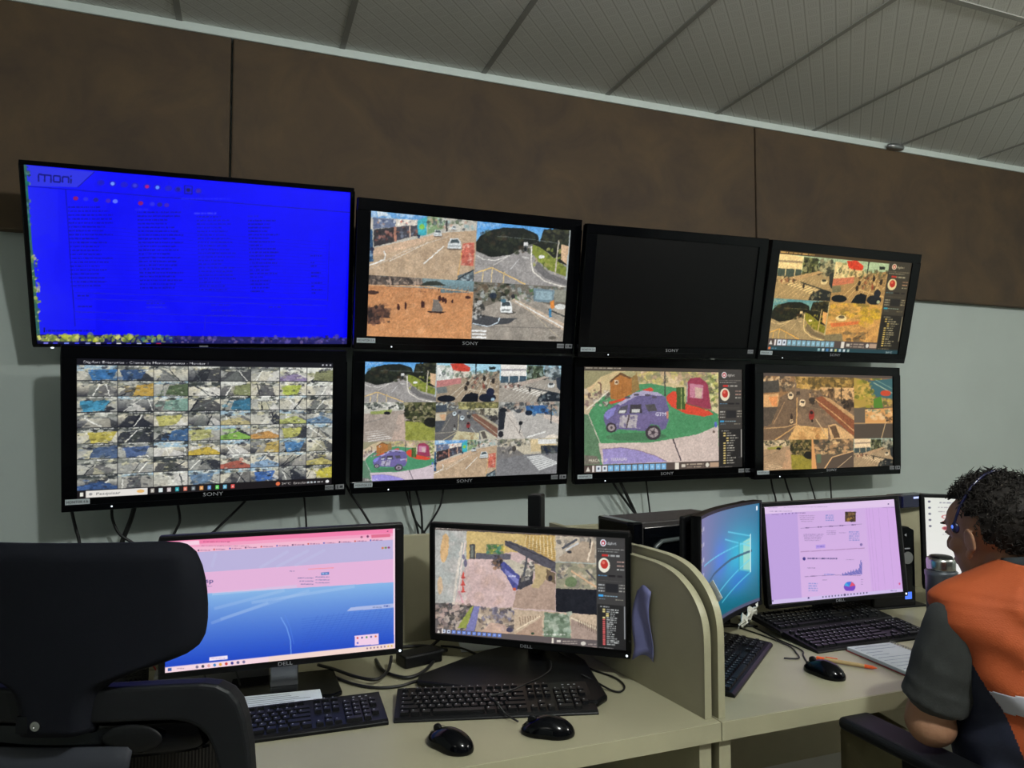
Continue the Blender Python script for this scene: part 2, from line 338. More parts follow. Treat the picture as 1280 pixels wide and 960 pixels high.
def sc_car_street():
    c = Can(500, 300, (150, 142, 130)).quad((672, 505), (1150, 522), (1128, 813), (655, 803))
    c.clutter(660, 600, 1140, 810, 120, [(160, 152, 140), (138, 130, 120), (172, 160, 146)], 26, 1, .4)
    c.poly([(672, 505), (1150, 522), (1150, 640), (960, 590), (870, 580), (780, 610), (665, 660)], (110, 104, 92)); c.clutter(675, 510, 860, 600, 110, LEAF+[(150, 150, 130), (170, 180, 180), (110, 90, 70)], 12, 2)
    c.clutter(860, 520, 1145, 600, 80, [(150, 160, 160), (90, 100, 96), (200, 196, 186), (70, 110, 60)], 12, 3); c.poly([(975, 530), (1085, 540), (1078, 605), (975, 600)], (112, 138, 150)); c.rect(985, 545, 1070, 590, (140, 168, 178)); c.poly([(1085, 535), (1150, 540), (1145, 600), (1085, 600)], (140, 140, 126))
    c.poly([(870, 585), (1150, 720), (1145, 760), (860, 600)], (196, 174, 150)); c.line([(880, 600), (1130, 735)], 6, WH); c.poly([(1000, 600), (1150, 650), (1148, 700)], (170, 160, 145)); c.line([(1050, 640), (1145, 680)], 8, (70, 72, 70))
    c.poly([(668, 670), (800, 690), (890, 690), (840, 720), (700, 735), (660, 720)], (70, 72, 76)); c.line([(665, 720), (740, 735), (790, 715), (800, 690)], 5, (200, 215, 225)); c.clutter(662, 600, 720, 690, 30, [(36, 34, 32), (200, 200, 195), (60, 62, 60)], 12, 5)
    for i in range(3): c.line([(660, 757+i*17), (732, 759+i*17)], 9, (232, 232, 230))
    c.ell(1072, 790, 22, 9, (96, 90, 80)); c.line([(900, 600), (1110, 790)], 3, (196, 180, 150)); c.line([(740, 735), (1120, 740)], 3, (110, 104, 98))
    c.poly([(1060, 600), (1080, 590), (1085, 630), (1065, 640)], (220, 130, 50)); c.rect(1055, 635, 1068, 682, (50, 130, 180)); c.ell(1115, 625, 30, 14, (210, 212, 206))
    x, y, k = 833, 632, 30; c.ell(x+8, y+28, 42, 9, (50, 46, 44), .6)
    c.poly([(x-k, y+30), (x-k, y), (x-22, y-30), (x+20, y-32), (x+k, y-2), (x+k+2, y+30)], (228, 232, 230)); c.poly([(x-24, y-4), (x-18, y-26), (x+16, y-27), (x+24, y-5)], (60, 70, 76)); c.rect(x-22, y+12, x+20, y+20, (120, 124, 124)); c.ell(768, 575, 18, 16, (40, 52, 66)); c.ell(870, 577, 10, 12, (50, 50, 56)); c.ell(820, 600, 14, 10, (70, 110, 130))
    return c.grain(.05)
def sc_moto():
    c = Can(420, 260, (158, 140, 116)).quad((503, 103), (857, 113), (853, 315), (503, 313))
    c.poly([(500, 95), (860, 105), (860, 150), (500, 190)], (150, 200, 220)); c.poly([(503, 115), (600, 125), (600, 190), (503, 200)], (206, 208, 200)); c.clutter(505, 120, 600, 190, 30, [(120, 140, 120), (230, 230, 225), (90, 100, 100)], 10, 1)
    c.poly([(575, 110), (640, 105), (690, 130), (690, 152), (600, 150)], (208, 62, 46)); c.poly([(600, 150), (700, 152), (700, 180), (600, 190)], (214, 206, 190)); c.clutter(600, 150, 850, 185, 70, [(60, 64, 60), (200, 196, 180), (120, 110, 96), (90, 110, 90)], 9, 2)
    c.line([(722, 105), (722, 165)], 8, (44, 56, 64)); c.rect(795, 128, 832, 143, (28, 40, 40)); c.poly([(503, 200), (640, 185), (640, 215), (503, 235)], (190, 120, 116))
    for i in range(6): c.line([(560+i*42, 300), (700+i*22, 185)], 3, (206, 196, 176))
    c.poly([(503, 235), (560, 232), (565, 262), (505, 270)], (110, 118, 116)); c.line([(680, 245), (850, 275)], 5, (200, 186, 160)); c.clutter(660, 180, 850, 240, 50, [(120, 50, 40), (220, 215, 200), (60, 60, 60), (90, 84, 76)], 8, 4)
    for x, y in ((678, 215), (668, 240), (770, 190), (820, 205)): c.ell(x, y, 9, 14, (50, 44, 40))
    c.ell(560, 295, 52, 18, (16, 22, 34)); c.poly([(640, 313), (665, 275), (700, 262), (740, 272), (735, 313)], (14, 18, 28)); c.ell(790, 292, 48, 24, (24, 30, 46)); c.ell(805, 262, 22, 22, (30, 36, 60)); c.ell(820, 300, 10, 8, (150, 180, 200))
    return c.grain(.06)
def sc_zebra():
    c = Can(420, 260, (158, 150, 138)).quad((857, 113), (1193, 120), (1188, 318), (855, 315))
    c.poly([(850, 100), (1200, 110), (1200, 180), (850, 200)], (150, 195, 215)); c.poly([(862, 112), (1002, 118), (1002, 178), (862, 180)], (226, 222, 214)); c.rect(862, 140, 1000, 150, (150, 146, 150)); c.rect(862, 178, 1000, 214, (60, 84, 100))
    for x in (905, 958): c.rect(x, 178, x+5, 212, (220, 220, 215))
    c.poly([(1004, 120), (1090, 125), (1100, 190), (1004, 205)], (70, 86, 66)); c.clutter(1005, 125, 1120, 190, 60, LEAF+[(120, 140, 110), (150, 170, 160)], 12, 1); c.clutter(1110, 130, 1190, 200, 60, [(40, 50, 60), (120, 130, 135), (60, 70, 70), (170, 180, 180)], 12, 2)
    c.poly([(870, 230), (1100, 180), (1130, 185), (900, 250)], (176, 160, 146)); c.clutter(860, 215, 980, 250, 40, [(210, 205, 196), (120, 70, 60), (60, 60, 60)], 7, 3)
    for i in range(8): c.line([(930+i*18, 250+i*5), (960+i*22, 240+i*3)], 5, (220, 216, 206)); c.line([(870+i*30, 310), (1010+i*18, 220)], 2, (190, 184, 172))
    c.line([(1000, 235), (1190, 275)], 6, (56, 62, 70)); c.poly([(1070, 290), (1130, 260), (1188, 275), (1188, 315), (1060, 315)], (34, 42, 52)); c.clutter(1075, 275, 1185, 312, 30, [(90, 104, 110), (20, 26, 34), (150, 156, 156)], 9, 4)
    c.ell(1138, 228, 20, 13, (206, 210, 208)); c.ell(1138, 222, 13, 6, (60, 66, 70)); c.poly([(1165, 190), (1192, 180), (1190, 260), (1170, 240)], (40, 50, 62)); c.ell(1022, 252, 6, 12, (50, 48, 46)); return c.grain(.06)
def sc_grass_crossing():
    c = Can(420, 260, (164, 150, 138)).quad((115, 318), (498, 318), (490, 530), (108, 545))
    c.poly([(110, 318), (500, 318), (498, 345), (300, 365), (110, 385)], (190, 188, 176)); c.clutter(115, 320, 330, 355, 60, [(60, 70, 50), (220, 218, 208), (110, 120, 110), (30, 36, 36)], 11, 1); c.poly([(150, 372), (270, 358), (260, 382), (150, 388)], (146, 158, 84))
    c.ell(240, 380, 17, 9, (24, 26, 34)); c.poly([(330, 318), (500, 318), (495, 470), (430, 440), (340, 410)], (80, 84, 50)); c.clutter(340, 322, 495, 430, 130, [(36, 40, 26), (170, 160, 120), (60, 66, 40), (20, 22, 20), (140, 130, 90)], 12, 2)
    c.poly([(336, 425), (420, 430), (490, 480), (490, 532), (336, 532)], (146, 150, 60)); c.clutter(340, 430, 488, 528, 60, [(160, 166, 76), (124, 130, 50)], 10, 3, .6); c.ell(470, 430, 36, 28, (26, 28, 24)); c.poly([(300, 390), (330, 385), (336, 530), (262, 530)], (190, 166, 150))
    for i in range(5): c.line([(118+i*4, 490+i*13), (215+i*12, 478+i*10)], 4.5, (226, 222, 216))
    c.line([(112, 440), (230, 405)], 6, (120, 116, 112)); c.clutter(112, 400, 300, 530, 60, [(172, 158, 146), (150, 138, 128)], 24, 5, .3); return c.grain(.05)
def sc_avenue():
    c = Can(600, 400, (124, 112, 106)).quad((180, 165), (775, 165), (775, 570), (185, 575))
    c.grad(180, 160, 780, 400, (132, 122, 116), (108, 98, 92)); c.clutter(180, 300, 775, 570, 120, [(134, 122, 112), (104, 96, 92), (146, 130, 116)], 30, 1, .4)
    c.poly([(180, 160), (380, 160), (380, 250), (290, 300), (240, 480), (180, 500)], (146, 120, 92)); c.clutter(182, 165, 375, 260, 110, [(206, 190, 166), (60, 60, 64), (120, 110, 100), (226, 216, 196), (90, 84, 80)], 16, 2)
    c.poly([(180, 200), (280, 190), (285, 265), (180, 275)], (70, 74, 80)); c.poly([(180, 285), (280, 275), (280, 360), (180, 365)], (206, 176, 140)); c.poly([(215, 300), (275, 292), (272, 360), (240, 355)], (226, 160, 110)); c.poly([(180, 365), (275, 362), (235, 480), (180, 490)], (84, 82, 84))
    c.poly([(290, 300), (350, 270), (400, 300), (395, 480), (300, 570), (185, 572), (185, 500), (250, 460)], (112, 100, 92)); c.line([(250, 470), (320, 330)], 5, (170, 150, 130)); c.line([(185, 500), (330, 490), (395, 470)], 5, (196, 172, 140)); c.line([(260, 572), (340, 520), (395, 480), (398, 300)], 7, (206, 176, 130))
    c.poly([(380, 160), (780, 160), (775, 330), (660, 260), (520, 250), (400, 240)], (206, 180, 120)); c.poly([(470, 168), (780, 165), (775, 225), (640, 238), (560, 230), (470, 215)], (104, 92, 54)); c.clutter(385, 165, 770, 240, 150, [(120, 104, 56), (86, 80, 48), (200, 176, 100), (150, 130, 70)], 15, 3)
    c.poly([(550, 232), (775, 232), (775, 330), (560, 280)], (214, 188, 150)); c.rect(597, 240, 637, 305, (90, 76, 62)); c.clutter(480, 245, 775, 350, 110, [(96, 84, 66), (60, 54, 50), (196, 172, 138), (130, 110, 90)], 9, 4, .8, 1.8); c.clutter(700, 310, 770, 390, 40, [(40, 36, 36), (80, 70, 64)], 12, 5, .9, 1.6); c.line([(690, 230), (688, 330)], 7, (70, 60, 46))
    c.poly([(520, 300), (560, 290), (775, 440), (775, 560), (640, 440), (540, 350)], (140, 88, 66)); c.line([(515, 310), (660, 420), (775, 520)], 6, (206, 176, 140)); c.poly([(560, 290), (620, 310), (775, 420), (775, 450)], (190, 164, 130))
    c.poly([(395, 480), (600, 500), (600, 572), (340, 572)], (214, 186, 136)); c.clutter(380, 490, 600, 570, 40, [(226, 200, 150), (170, 130, 84), (200, 170, 120)], 20, 6, .6); c.poly([(600, 480), (650, 470), (770, 550), (775, 572), (620, 572)], (208, 184, 150)); c.poly([(610, 490), (650, 480), (680, 560), (640, 565)], (100, 84, 72)); c.line([(520, 440), (600, 560)], 4, (220, 210, 190)); c.line([(390, 345), (580, 380)], 3, (150, 138, 124))
    for x, y, w, h, cc in ((433, 335, 20, 24, (226, 222, 214)), (494, 318, 20, 18, (60, 54, 52)), (357, 290, 18, 24, (220, 216, 206)), (405, 270, 13, 11, (70, 66, 66)), (363, 455, 11, 14, (226, 214, 190))): c.ell(x, y+h, w*1.1, 5, (50, 44, 42), .6); c.ell(x, y, w, h, cc); c.rect(x-w*.6, y-h*.5, x+w*.6, y, (60, 60, 64))
    c.ell(492, 415, 18, 34, (158, 52, 50)); c.ell(492, 398, 12, 10, (40, 30, 34)); c.ell(496, 452, 8, 9, (40, 34, 34)); c.ell(363, 425, 8, 20, (60, 50, 46)); return c.grain(.05)
def sc_side_street():
    c = Can(420, 260, (176, 172, 166)).quad((855, 318), (1188, 318), (1182, 520), (852, 522))
    c.poly([(855, 315), (1190, 315), (1190, 410), (980, 370), (855, 360)], (150, 150, 144)); c.clutter(858, 320, 1185, 375, 120, [(60, 70, 74), (206, 204, 196), (110, 116, 110), (40, 44, 50), (180, 150, 130)], 11, 1); c.poly([(1000, 340), (1100, 335), (1130, 380), (1010, 385)], (46, 96, 160)); c.clutter(1000, 340, 1180, 390, 30, [(30, 70, 120), (40, 44, 60), (80, 140, 190)], 11, 2)
    c.poly([(855, 370), (890, 372), (918, 460), (855, 475)], (36, 40, 48)); c.poly([(895, 372), (930, 372), (1000, 518), (880, 520)], (196, 188, 178)); c.line([(905, 390), (985, 515)], 4, (150, 140, 130)); c.poly([(1100, 385), (1188, 400), (1188, 445), (1100, 405)], (206, 190, 176)); c.rect(1138, 330, 1144, 440, (50, 56, 60))
    c.line([(1010, 515), (1112, 483)], 8, WH); c.ell(975, 435, 11, 12, (30, 32, 36)); c.line([(975, 445), (970, 490)], 3, (60, 60, 60)); c.ell(1018, 378, 20, 15, (24, 34, 50)); c.ell(963, 368, 16, 11, (70, 74, 80)); c.ell(880, 362, 22, 12, (30, 34, 40)); c.ell(1150, 520, 40, 20, (226, 214, 196)); c.ell(870, 495, 14, 18, (40, 40, 46)); return c.grain(.05)
def sc_zebra_grey():
    c = Can(420, 260, (124, 124, 126)).quad((850, 522), (1182, 520), (1175, 722), (848, 730))
    c.poly([(850, 520), (1185, 520), (1182, 600), (1000, 610), (850, 600)], (190, 180, 156)); c.clutter(852, 524, 1180, 560, 100, [(90, 100, 80), (206, 200, 184), (150, 140, 120), (60, 64, 66)], 11, 1); c.poly([(1030, 525), (1170, 520), (1170, 590), (1035, 595)], (206, 184, 138)); c.rect(1072, 525, 1170, 552, (214, 214, 208)); c.poly([(1085, 560), (1178, 560), (1178, 605), (1090, 605)], (60, 62, 60)); c.clutter(1100, 565, 1178, 608, 20, [(30, 40, 60), (90, 96, 96)], 12, 3)
    c.poly([(850, 565), (930, 560), (1000, 610), (850, 640)], (120, 116, 112)); c.clutter(860, 555, 960, 600, 30, [(60, 60, 60), (200, 190, 170)], 8, 4)
    for i in range(8): c.poly([(1010+i*9, 622+i*10), (1090+i*13, 612+i*6), (1100+i*13, 617+i*6), (1018+i*9, 629+i*10)], (206, 208, 206))
    c.clutter(850, 620, 1010, 728, 50, [(132, 132, 134), (114, 114, 116)], 26, 5, .4); c.ell(942, 576, 12, 16, (70, 66, 62)); return c.grain(.05)
def sc_plaza_car():
    c = Can(700, 480, (84, 150, 96)).quad((148, 120), (990, 128), (995, 705), (150, 715))
    c.grad(140, 110, 1000, 420, (200, 176, 120), (214, 190, 150)); c.poly([(140, 110), (360, 112), (250, 160), (150, 260)], (150, 142, 100))
    c.clutter(440, 122, 985, 200, 160, [(214, 196, 96), (150, 140, 90), (230, 200, 160), (190, 150, 120), (120, 120, 90)], 20, 1, .7)
    c.poly([(175, 380), (240, 300), (330, 240), (450, 205), (560, 200), (720, 230), (860, 330), (990, 400), (988, 470), (850, 530), (700, 552), (560, 575), (240, 575), (180, 460)], (72, 146, 92)); c.clutter(200, 260, 960, 560, 160, [(80, 156, 100), (64, 134, 84), (90, 160, 108)], 20, 2, .35)
    c.poly([(150, 300), (305, 240), (200, 350), (175, 400), (152, 420)], (196, 176, 140)); c.poly([(148, 300), (240, 180), (330, 150), (360, 122), (150, 240)], (214, 180, 130)); c.clutter(155, 240, 330, 345, 60, [(90, 70, 66), (206, 196, 180), (160, 140, 120), (120, 90, 90)], 12, 3); c.line([(232, 190), (250, 200), (250, 260)], 9, (120, 86, 70)); c.line([(165, 365), (300, 250)], 7, (226, 214, 190))
    c.poly([(305, 185), (370, 130), (440, 160), (440, 270), (360, 305), (310, 300)], (180, 112, 48)); c.poly([(305, 185), (370, 130), (440, 160), (432, 172), (368, 145), (312, 195)], (110, 74, 40)); c.poly([(440, 160), (470, 130), (490, 240), (440, 270)], (150, 116, 60)); c.poly([(370, 130), (440, 122), (470, 140), (440, 162)], (170, 160, 110)); c.rect(335, 180, 358, 206, (216, 196, 160)); c.rect(340, 185, 353, 200, (120, 80, 50))
    for i in range(4): c.line([(325+i*28, 190+i), (325+i*28, 295)], 2, (150, 88, 34))
    c.poly([(300, 318), (420, 285), (425, 298), (310, 332)], (222, 70, 40)); c.poly([(505, 240), (560, 225), (580, 240), (560, 255)], (220, 70, 44)); c.poly([(655, 280), (700, 250), (770, 265), (770, 330), (860, 330), (960, 400), (900, 415), (780, 395), (690, 350), (660, 310)], (226, 66, 40))
    c.poly([(720, 225), (770, 225), (778, 370), (722, 365)], (64, 92, 40)); c.line([(752, 230), (752, 372)], 4, (160, 170, 90)); c.line([(775, 240), (775, 330)], 8, (190, 190, 110)); c.clutter(920, 140, 985, 370, 90, [(196, 190, 90), (110, 130, 60), (226, 220, 150), (90, 90, 60)], 15, 5, .8)
    c.poly([(790, 190), (810, 165), (870, 160), (920, 200), (945, 370), (780, 330)], (158, 52, 76)); c.poly([(805, 200), (890, 210), (890, 300), (805, 290)], (196, 120, 140)); c.poly([(840, 225), (885, 230), (880, 300), (840, 290)], (206, 170, 150)); c.line([(785, 330), (940, 375)], 6, (110, 90, 60)); c.line([(790, 195), (785, 320)], 7, (170, 160, 150))
    c.poly([(148, 390), (180, 400), (240, 570), (262, 705), (150, 712)], (92, 128, 92)); c.poly([(152, 650), (230, 660), (250, 712), (152, 712)], (116, 110, 96)); c.line([(175, 395), (245, 570), (265, 705)], 5, (200, 190, 170))
    c.poly([(240, 578), (560, 578), (700, 556), (850, 532), (990, 474), (996, 708), (262, 712)], (206, 184, 172)); c.poly([(262, 612), (380, 606), (500, 632), (600, 668), (665, 705), (270, 712)], (152, 138, 196)); c.line([(258, 615), (380, 606), (500, 632), (600, 668), (662, 702)], 4, (140, 110, 130)); c.line([(700, 556), (722, 620), (752, 700)], 8, (70, 56, 66)); c.line([(646, 122), (648, 280)], 7, (60, 56, 56)); c.ell(974, 468, 9, 20, (80, 100, 180)); c.ell(962, 515, 7, 10, (120, 100, 90))
    c.ell(470, 540, 190, 26, (70, 110, 76), .6)                      # the purple patrol car
    c.poly([(268, 400), (285, 375), (350, 330), (420, 290), (450, 262), (510, 245), (600, 255), (650, 285), (672, 360), (672, 430), (655, 490), (625, 500), (610, 470), (560, 460), (525, 505), (350, 490), (345, 505), (290, 490), (272, 440)], (104, 94, 140))
    c.poly([(350, 330), (420, 290), (450, 262), (510, 245), (600, 255), (640, 280), (560, 275), (470, 280), (420, 310), (372, 340)], (170, 160, 190)); c.poly([(352, 380), (375, 350), (418, 335), (410, 388), (360, 395)], (84, 80, 90)); c.poly([(432, 335), (500, 332), (505, 388), (428, 390)], (64, 58, 66)); c.poly([(522, 335), (585, 332), (598, 375), (545, 380)], (80, 76, 78)); c.poly([(365, 372), (405, 370), (400, 388), (360, 388)], (200, 200, 196)); c.poly([(440, 365), (490, 362), (490, 385), (440, 385)], (196, 196, 190))
    c.poly([(268, 400), (290, 372), (345, 350), (330, 400), (290, 430)], (130, 124, 196)); c.poly([(370, 405), (470, 398), (520, 440), (500, 485), (365, 480)], (176, 166, 170)); c.line([(425, 400), (408, 485)], 9, (90, 76, 80)); c.clutter(340, 405, 500, 480, 30, [(120, 106, 150), (200, 196, 200), (90, 80, 120)], 10, 8, .7); c.poly([(480, 400), (640, 380), (660, 440), (560, 450), (520, 490), (470, 480)], (112, 98, 146)); c.text('GTM', 588, 408, 22, (220, 218, 226))
    for x, y, r in ((575, 515, 48), (316, 480, 32)): c.ell(x, y, r*1.02, r, (62, 52, 60)); c.ell(x, y, r*.66, r*.66, (160, 146, 146)); c.ell(x, y, r*.25, r*.25, (80, 66, 70))
    for i in range(5): t = i*1.257; c.line([(575, 515), (575+28*math.cos(t), 515+28*math.sin(t))], 5, (70, 58, 66))
    for x in (415, 470, 540, 580): c.ell(x, 262+abs(x-500)*.32, 18, 7, (84, 76, 92))
    c.poly([(655, 380), (672, 378), (672, 425), (660, 425)], (196, 120, 100)); return c.grain(.035)
def sc_yard():
    c = Can(420, 260, (186, 160, 104)).unit(); c.clutter(0, 0, 1, .4, 140, [(206, 184, 70), (120, 116, 60), (210, 176, 110), (150, 130, 90)], .05, 1); c.poly([(0, .45), (1, .35), (1, 1), (0, 1)], (190, 158, 116)); c.clutter(0, .5, 1, 1, 90, [(206, 176, 130), (160, 128, 96)], .06, 2, .5)
    c.poly([(.05, .55), (.6, .45), (.62, .52), (.1, .65)], (206, 120, 84)); c.ell(.25, .4, .1, .08, (214, 214, 206)); c.ell(.25, .37, .06, .04, (90, 90, 90)); c.clutter(.35, .75, .75, 1, 30, [(70, 66, 66), (120, 110, 100)], .06, 4); c.clutter(.6, .1, .95, .6, 50, [(214, 196, 60), (180, 164, 60)], .06, 5, .6); c.poly([(0, .85), (.3, .8), (.35, 1), (0, 1)], (120, 124, 124)); return c.grain(.06)
def sidebar(c, x0, y0, x1, y1, warm=(1, 1, 1), red=True, seed=1):   # recorder control strip with joystick, menus and camera tree
    s = Can(200, 640, (62, 58, 54)).quad((232, -15), (443, -15), (443, 825), (232, 825))
    s.ell(283, 40, 22, 26, (220, 212, 210)); s.ell(283, 40, 15, 18, (170, 44, 50)); s.ell(283, 42, 7, 9, (235, 225, 220)); s.text('digifort', 312, 50, 20, (228, 222, 212), 1, .78)
    s.dash(240, 86, 436, 5, (190, 180, 165), .8, 1); s.dash(245, 104, 390, 6, (200, 196, 180), .8, 2); s.rect(272, 124, 316, 140, (190, 50, 44)); s.dash(316, 132, 400, 12, (220, 214, 200), .9, 3)
    s.ell(288, 205, 42, 54, (228, 214, 186)); s.ell(290, 198, 27, 34, (186, 52, 42)); s.ell(284, 186, 11, 12, (222, 110, 90))
    for i in range(3): s.dash(382, 176+i*28, 432, 10, (206, 160, 140) if i < 2 else (206, 200, 184), .9, 4+i)
    s.dash(245, 282, 312, 7, (90, 150, 190), .8, 5); s.rect(318, 275, 370, 290, (34, 30, 30)); s.rect(384, 275, 420, 290, (40, 36, 36)); s.dash(245, 318, 420, 3, (150, 140, 130), .6, 5)
    s.rect(298, 340, 388, 402, (34, 33, 34))
    for i in range(3): s.dash(245, 352+i*22, 290, 9, (200, 196, 186), .8, i); s.dash(394, 346+i*22, 436, 9, (206, 196, 176), .8, i)
    s.rect(245, 424, 280, 438, (60, 150, 200)); s.dash(284, 431, 384, 6, (170, 200, 210), .9, 4); s.dash(250, 455, 300, 6, (130, 150, 160), .8, 3); s.dash(370, 455, 425, 6, (200, 190, 160), .8, 3)
    s.rect(238, 496, 440, 825, (36, 34, 32)); s.dash(256, 512, 325, 9, (190, 186, 176), .8, 2)
    r = random.Random(seed); y = 532; k = 0
    while y < 800:
        ind = 0 if k not in (2, 3) else 26
        s.rect(274+ind, y-5, 294+ind, y+6, (214, 190, 120) if seed == 1 or k < 5 else (206, 90, 84)); s.dash(304+ind, y, 304+ind+r.uniform(30, 90), 9, (206, 200, 186), .9, k); y += 21 if seed == 1 else 15; k += 1
    s.rect(430, 500, 438, 740, (150, 146, 140)); s.dash(246, 815, 350, 7, (150, 140, 130), .8, 2)
    s.tint(warm); c.blit(s, x0, y0, x1, y1)
def playbar(c, x0, y0, x1, y1, tintc=(120, 175, 215)):           # bottom bar of view-layout buttons
    c.unit(); w = x1-x0; h = y1-y0; c.rect(x0, y0, x1, y1, (84, 72, 66))
    c.poly([(x0+.015*w, y1-.2*h), (x0+.03*w, y0+.2*h), (x0+.045*w, y1-.2*h)], (214, 208, 196)); c.rect(x0+.06*w, y0+.1*h, x0+.073*w, y1-.1*h, (230, 220, 214))
    for i in range(12):
        a = x0+(.085+.043*i)*w; c.rect(a, y0+.12*h, a+.036*w, y1-.12*h, (214, 220, 226) if i < 2 else tintc); c.rect(a+.012*w, y0+.35*h, a+.024*w, y1-.35*h, (60, 70, 90) if i < 2 else (170, 206, 230))
    c.rect(x0+.66*w, y0+.05*h, x0+.69*w, y1-.05*h, (226, 216, 200)); c.rect(x0+.71*w, y0+.3*h, x0+.74*w, y1-.3*h, (206, 196, 180)); c.dash(x0+.75*w, y0+.35*h, x0+.88*w, h*.18, (226, 206, 180)); c.dash(x0+.75*w, y0+.7*h, x0+.88*w, h*.16, (206, 186, 160)); c.ell(x0+.91*w, y0+.5*h, .014*w, .3*h, (214, 206, 190)); c.rect(x0+.93*w, y0+.2*h, x1, y1-.2*h, (180, 150, 124))
def taskbar(c, y0, bg, icons, start=.02, x1=1., fg=(220, 225, 230)):
    c.unit(); c.rect(0, y0, x1, 1, bg)
def art_blue():
    c = Can(1160, 640, (2, 2, 246)).quad((85, 72), (1218, 166), (1208, 690), (130, 685))
    c.grad(60, 60, 330, 700, (34, 40, 240), (8, 8, 250), 20, True, 1); c.clutter(110, 120, 700, 640, 60, [(20, 24, 250), (0, 0, 240), (10, 10, 255)], 90, 3, .25); c.clutter(850, 120, 1210, 640, 30, [(0, 0, 255)], 90, 4, .3)
    c.poly([(95, 75), (330, 98), (270, 150), (100, 145)], (46, 52, 226)); c.line([(85, 145), (1222, 238)], 3, (6, 6, 190)); c.line([(330, 98), (272, 150)], 3, (16, 16, 170))
    dk = (14, 16, 120); W = 5                                         # the word "moni" in square outline letters
    for x0, x1, y in ((136, 180, 104),): c.line([(137, 131), (137, 106), (180, 110), (180, 135)], W, dk); c.line([(158, 108), (158, 132)], W, dk)
    c.line([(189, 111), (212, 113), (212, 133), (189, 131), (189, 111)], W, dk); c.line([(220, 134), (220, 114), (241, 116), (241, 136)], W, dk); c.line([(249, 122), (249, 137)], W, dk); c.ell(249, 113, 3, 3, dk)
    for i, (x, cc) in enumerate(((352, (24, 24, 190)), (393, (110, 150, 250)), (433, (30, 20, 200)), (470, (60, 60, 210)), (512, (170, 20, 130)), (548, (90, 140, 250)), (586, (30, 30, 200)), (620, (24, 24, 140)), (655, (20, 20, 90)), (690, (60, 30, 170)))):
        y = 135+(x-352)*.083; c.ell(x, y, 13, 10, (20, 22, 210)); c.ell(x, y, 7, 6, cc)
    c.line([(642, 145), (642, 172), (668, 174), (668, 147), (642, 145)], 2, (10, 10, 70))
    for i, x in enumerate((265, 300, 335, 378, 402, 490, 530, 556, 580)): c.ell(x, 188+(x-265)*.075, 9, 7, ((130, 20, 110), (40, 40, 230), (30, 30, 150), (60, 30, 190), (90, 110, 250))[i % 5])
    c.line([(230, 155), (262, 625)], 2.5, (8, 8, 170)); c.dash(630, 190, 800, 6, (50, 56, 250), .7, 3); c.dash(470, 226, 515, 7, (60, 66, 240), .8, 3); c.dash(675, 240, 755, 7, (70, 76, 240), .8, 3); c.dash(860, 250, 900, 6, (30, 36, 200), .8, 3)
    for r in range(21):
        y = 218+r*13.4; t = r/21.
        for k, (a, b) in enumerate(((238, 400), (478, 640), (684, 825), (862, 972), (1075, 1125))):
            if k == 4 and r < 9: continue
            yy = y+(a-238)*.075*(1-t*.6); rr = random.Random(r*7+k)
            c.dash(a+10*t, yy, b-rr.uniform(0, 60), 4.5, (6, 6, 150) if k != 2 else (20, 22, 170), .85, r*5+k)
        if 3 < r: c.line([(240+r, y+7), (1135, y+7+70*(1-t*.7))], 1, (16, 16, 216))
    for y in (510, 530, 575, 600): c.line([(262, y), (1140, y+26)], 2, (24, 26, 206))
    c.dash(270, 520, 310, 5, dk, .7); c.dash(270, 557, 320, 5, dk, .7); c.dash(275, 577, 330, 5, (30, 30, 200), .8); c.dash(510, 547, 575, 5, (30, 30, 190), .8); c.dash(510, 560, 580, 5, (40, 40, 220), .8); c.dash(735, 553, 800, 5, (30, 30, 200)); c.dash(735, 572, 810, 5, (30, 30, 200)); c.dash(720, 590, 840, 5, (30, 30, 200)); c.dash(935, 560, 980, 5, (30, 30, 190))
    c.line([(1145, 330), (1140, 540)], 2, (14, 14, 200)); c.line([(715, 590), (712, 640)], 2, (30, 30, 210)); c.dash(160, 640, 330, 5, (10, 10, 120), .7, 3); c.line([(155, 630), (155, 645)], 4, (8, 8, 80))
    c.poly([(78, 70), (95, 74), (106, 250), (141, 655), (128, 690), (100, 690)], (48, 96, 90)); c.clutter(84, 80, 108, 400, 60, [(20, 110, 90), (90, 130, 120), (30, 60, 60)], 7, 2); c.clutter(104, 380, 138, 670, 60, [(150, 170, 60), (60, 100, 60), (200, 200, 120)], 7, 3)
    c.poly([(130, 652), (600, 658), (1210, 668), (1210, 692), (130, 692)], (30, 30, 96)); c.clutter(135, 656, 480, 676, 110, [(190, 200, 60), (140, 160, 60), (220, 220, 120), (90, 110, 60)], 9, 4, .9); c.clutter(480, 658, 600, 680, 40, [(60, 120, 120), (150, 170, 90), (40, 60, 140)], 8, 5); c.clutter(600, 662, 1205, 684, 150, [(60, 50, 110), (120, 100, 150), (20, 16, 70), (90, 80, 170)], 6, 6)
    c.poly([(125, 676), (600, 682), (1215, 688), (1215, 700), (125, 700)], (10, 10, 60))
    for i, x in enumerate((160, 193, 232, 268, 306, 342, 380, 414, 448, 484, 517, 552)): c.rect(x-8, 679+(x-160)*.01, x+8, 689+(x-160)*.01, ((120, 120, 220), (60, 60, 190), (110, 130, 230), (50, 60, 220), (130, 140, 210), (190, 180, 220), (50, 50, 200), (230, 230, 235), (60, 60, 190), (190, 200, 230), (50, 60, 240), (180, 30, 80))[i])
    return c
def art_quad4():
    c = Can(640, 360); B = SCN; c.blit(B['shops'], 0, 0, .505, .505); c.blit(B['hill'], .505, 0, 1, .505); c.blit(B['beach'], 0, .505, .505, 1); c.blit(B['car_street'], .505, .505, 1, 1); return c
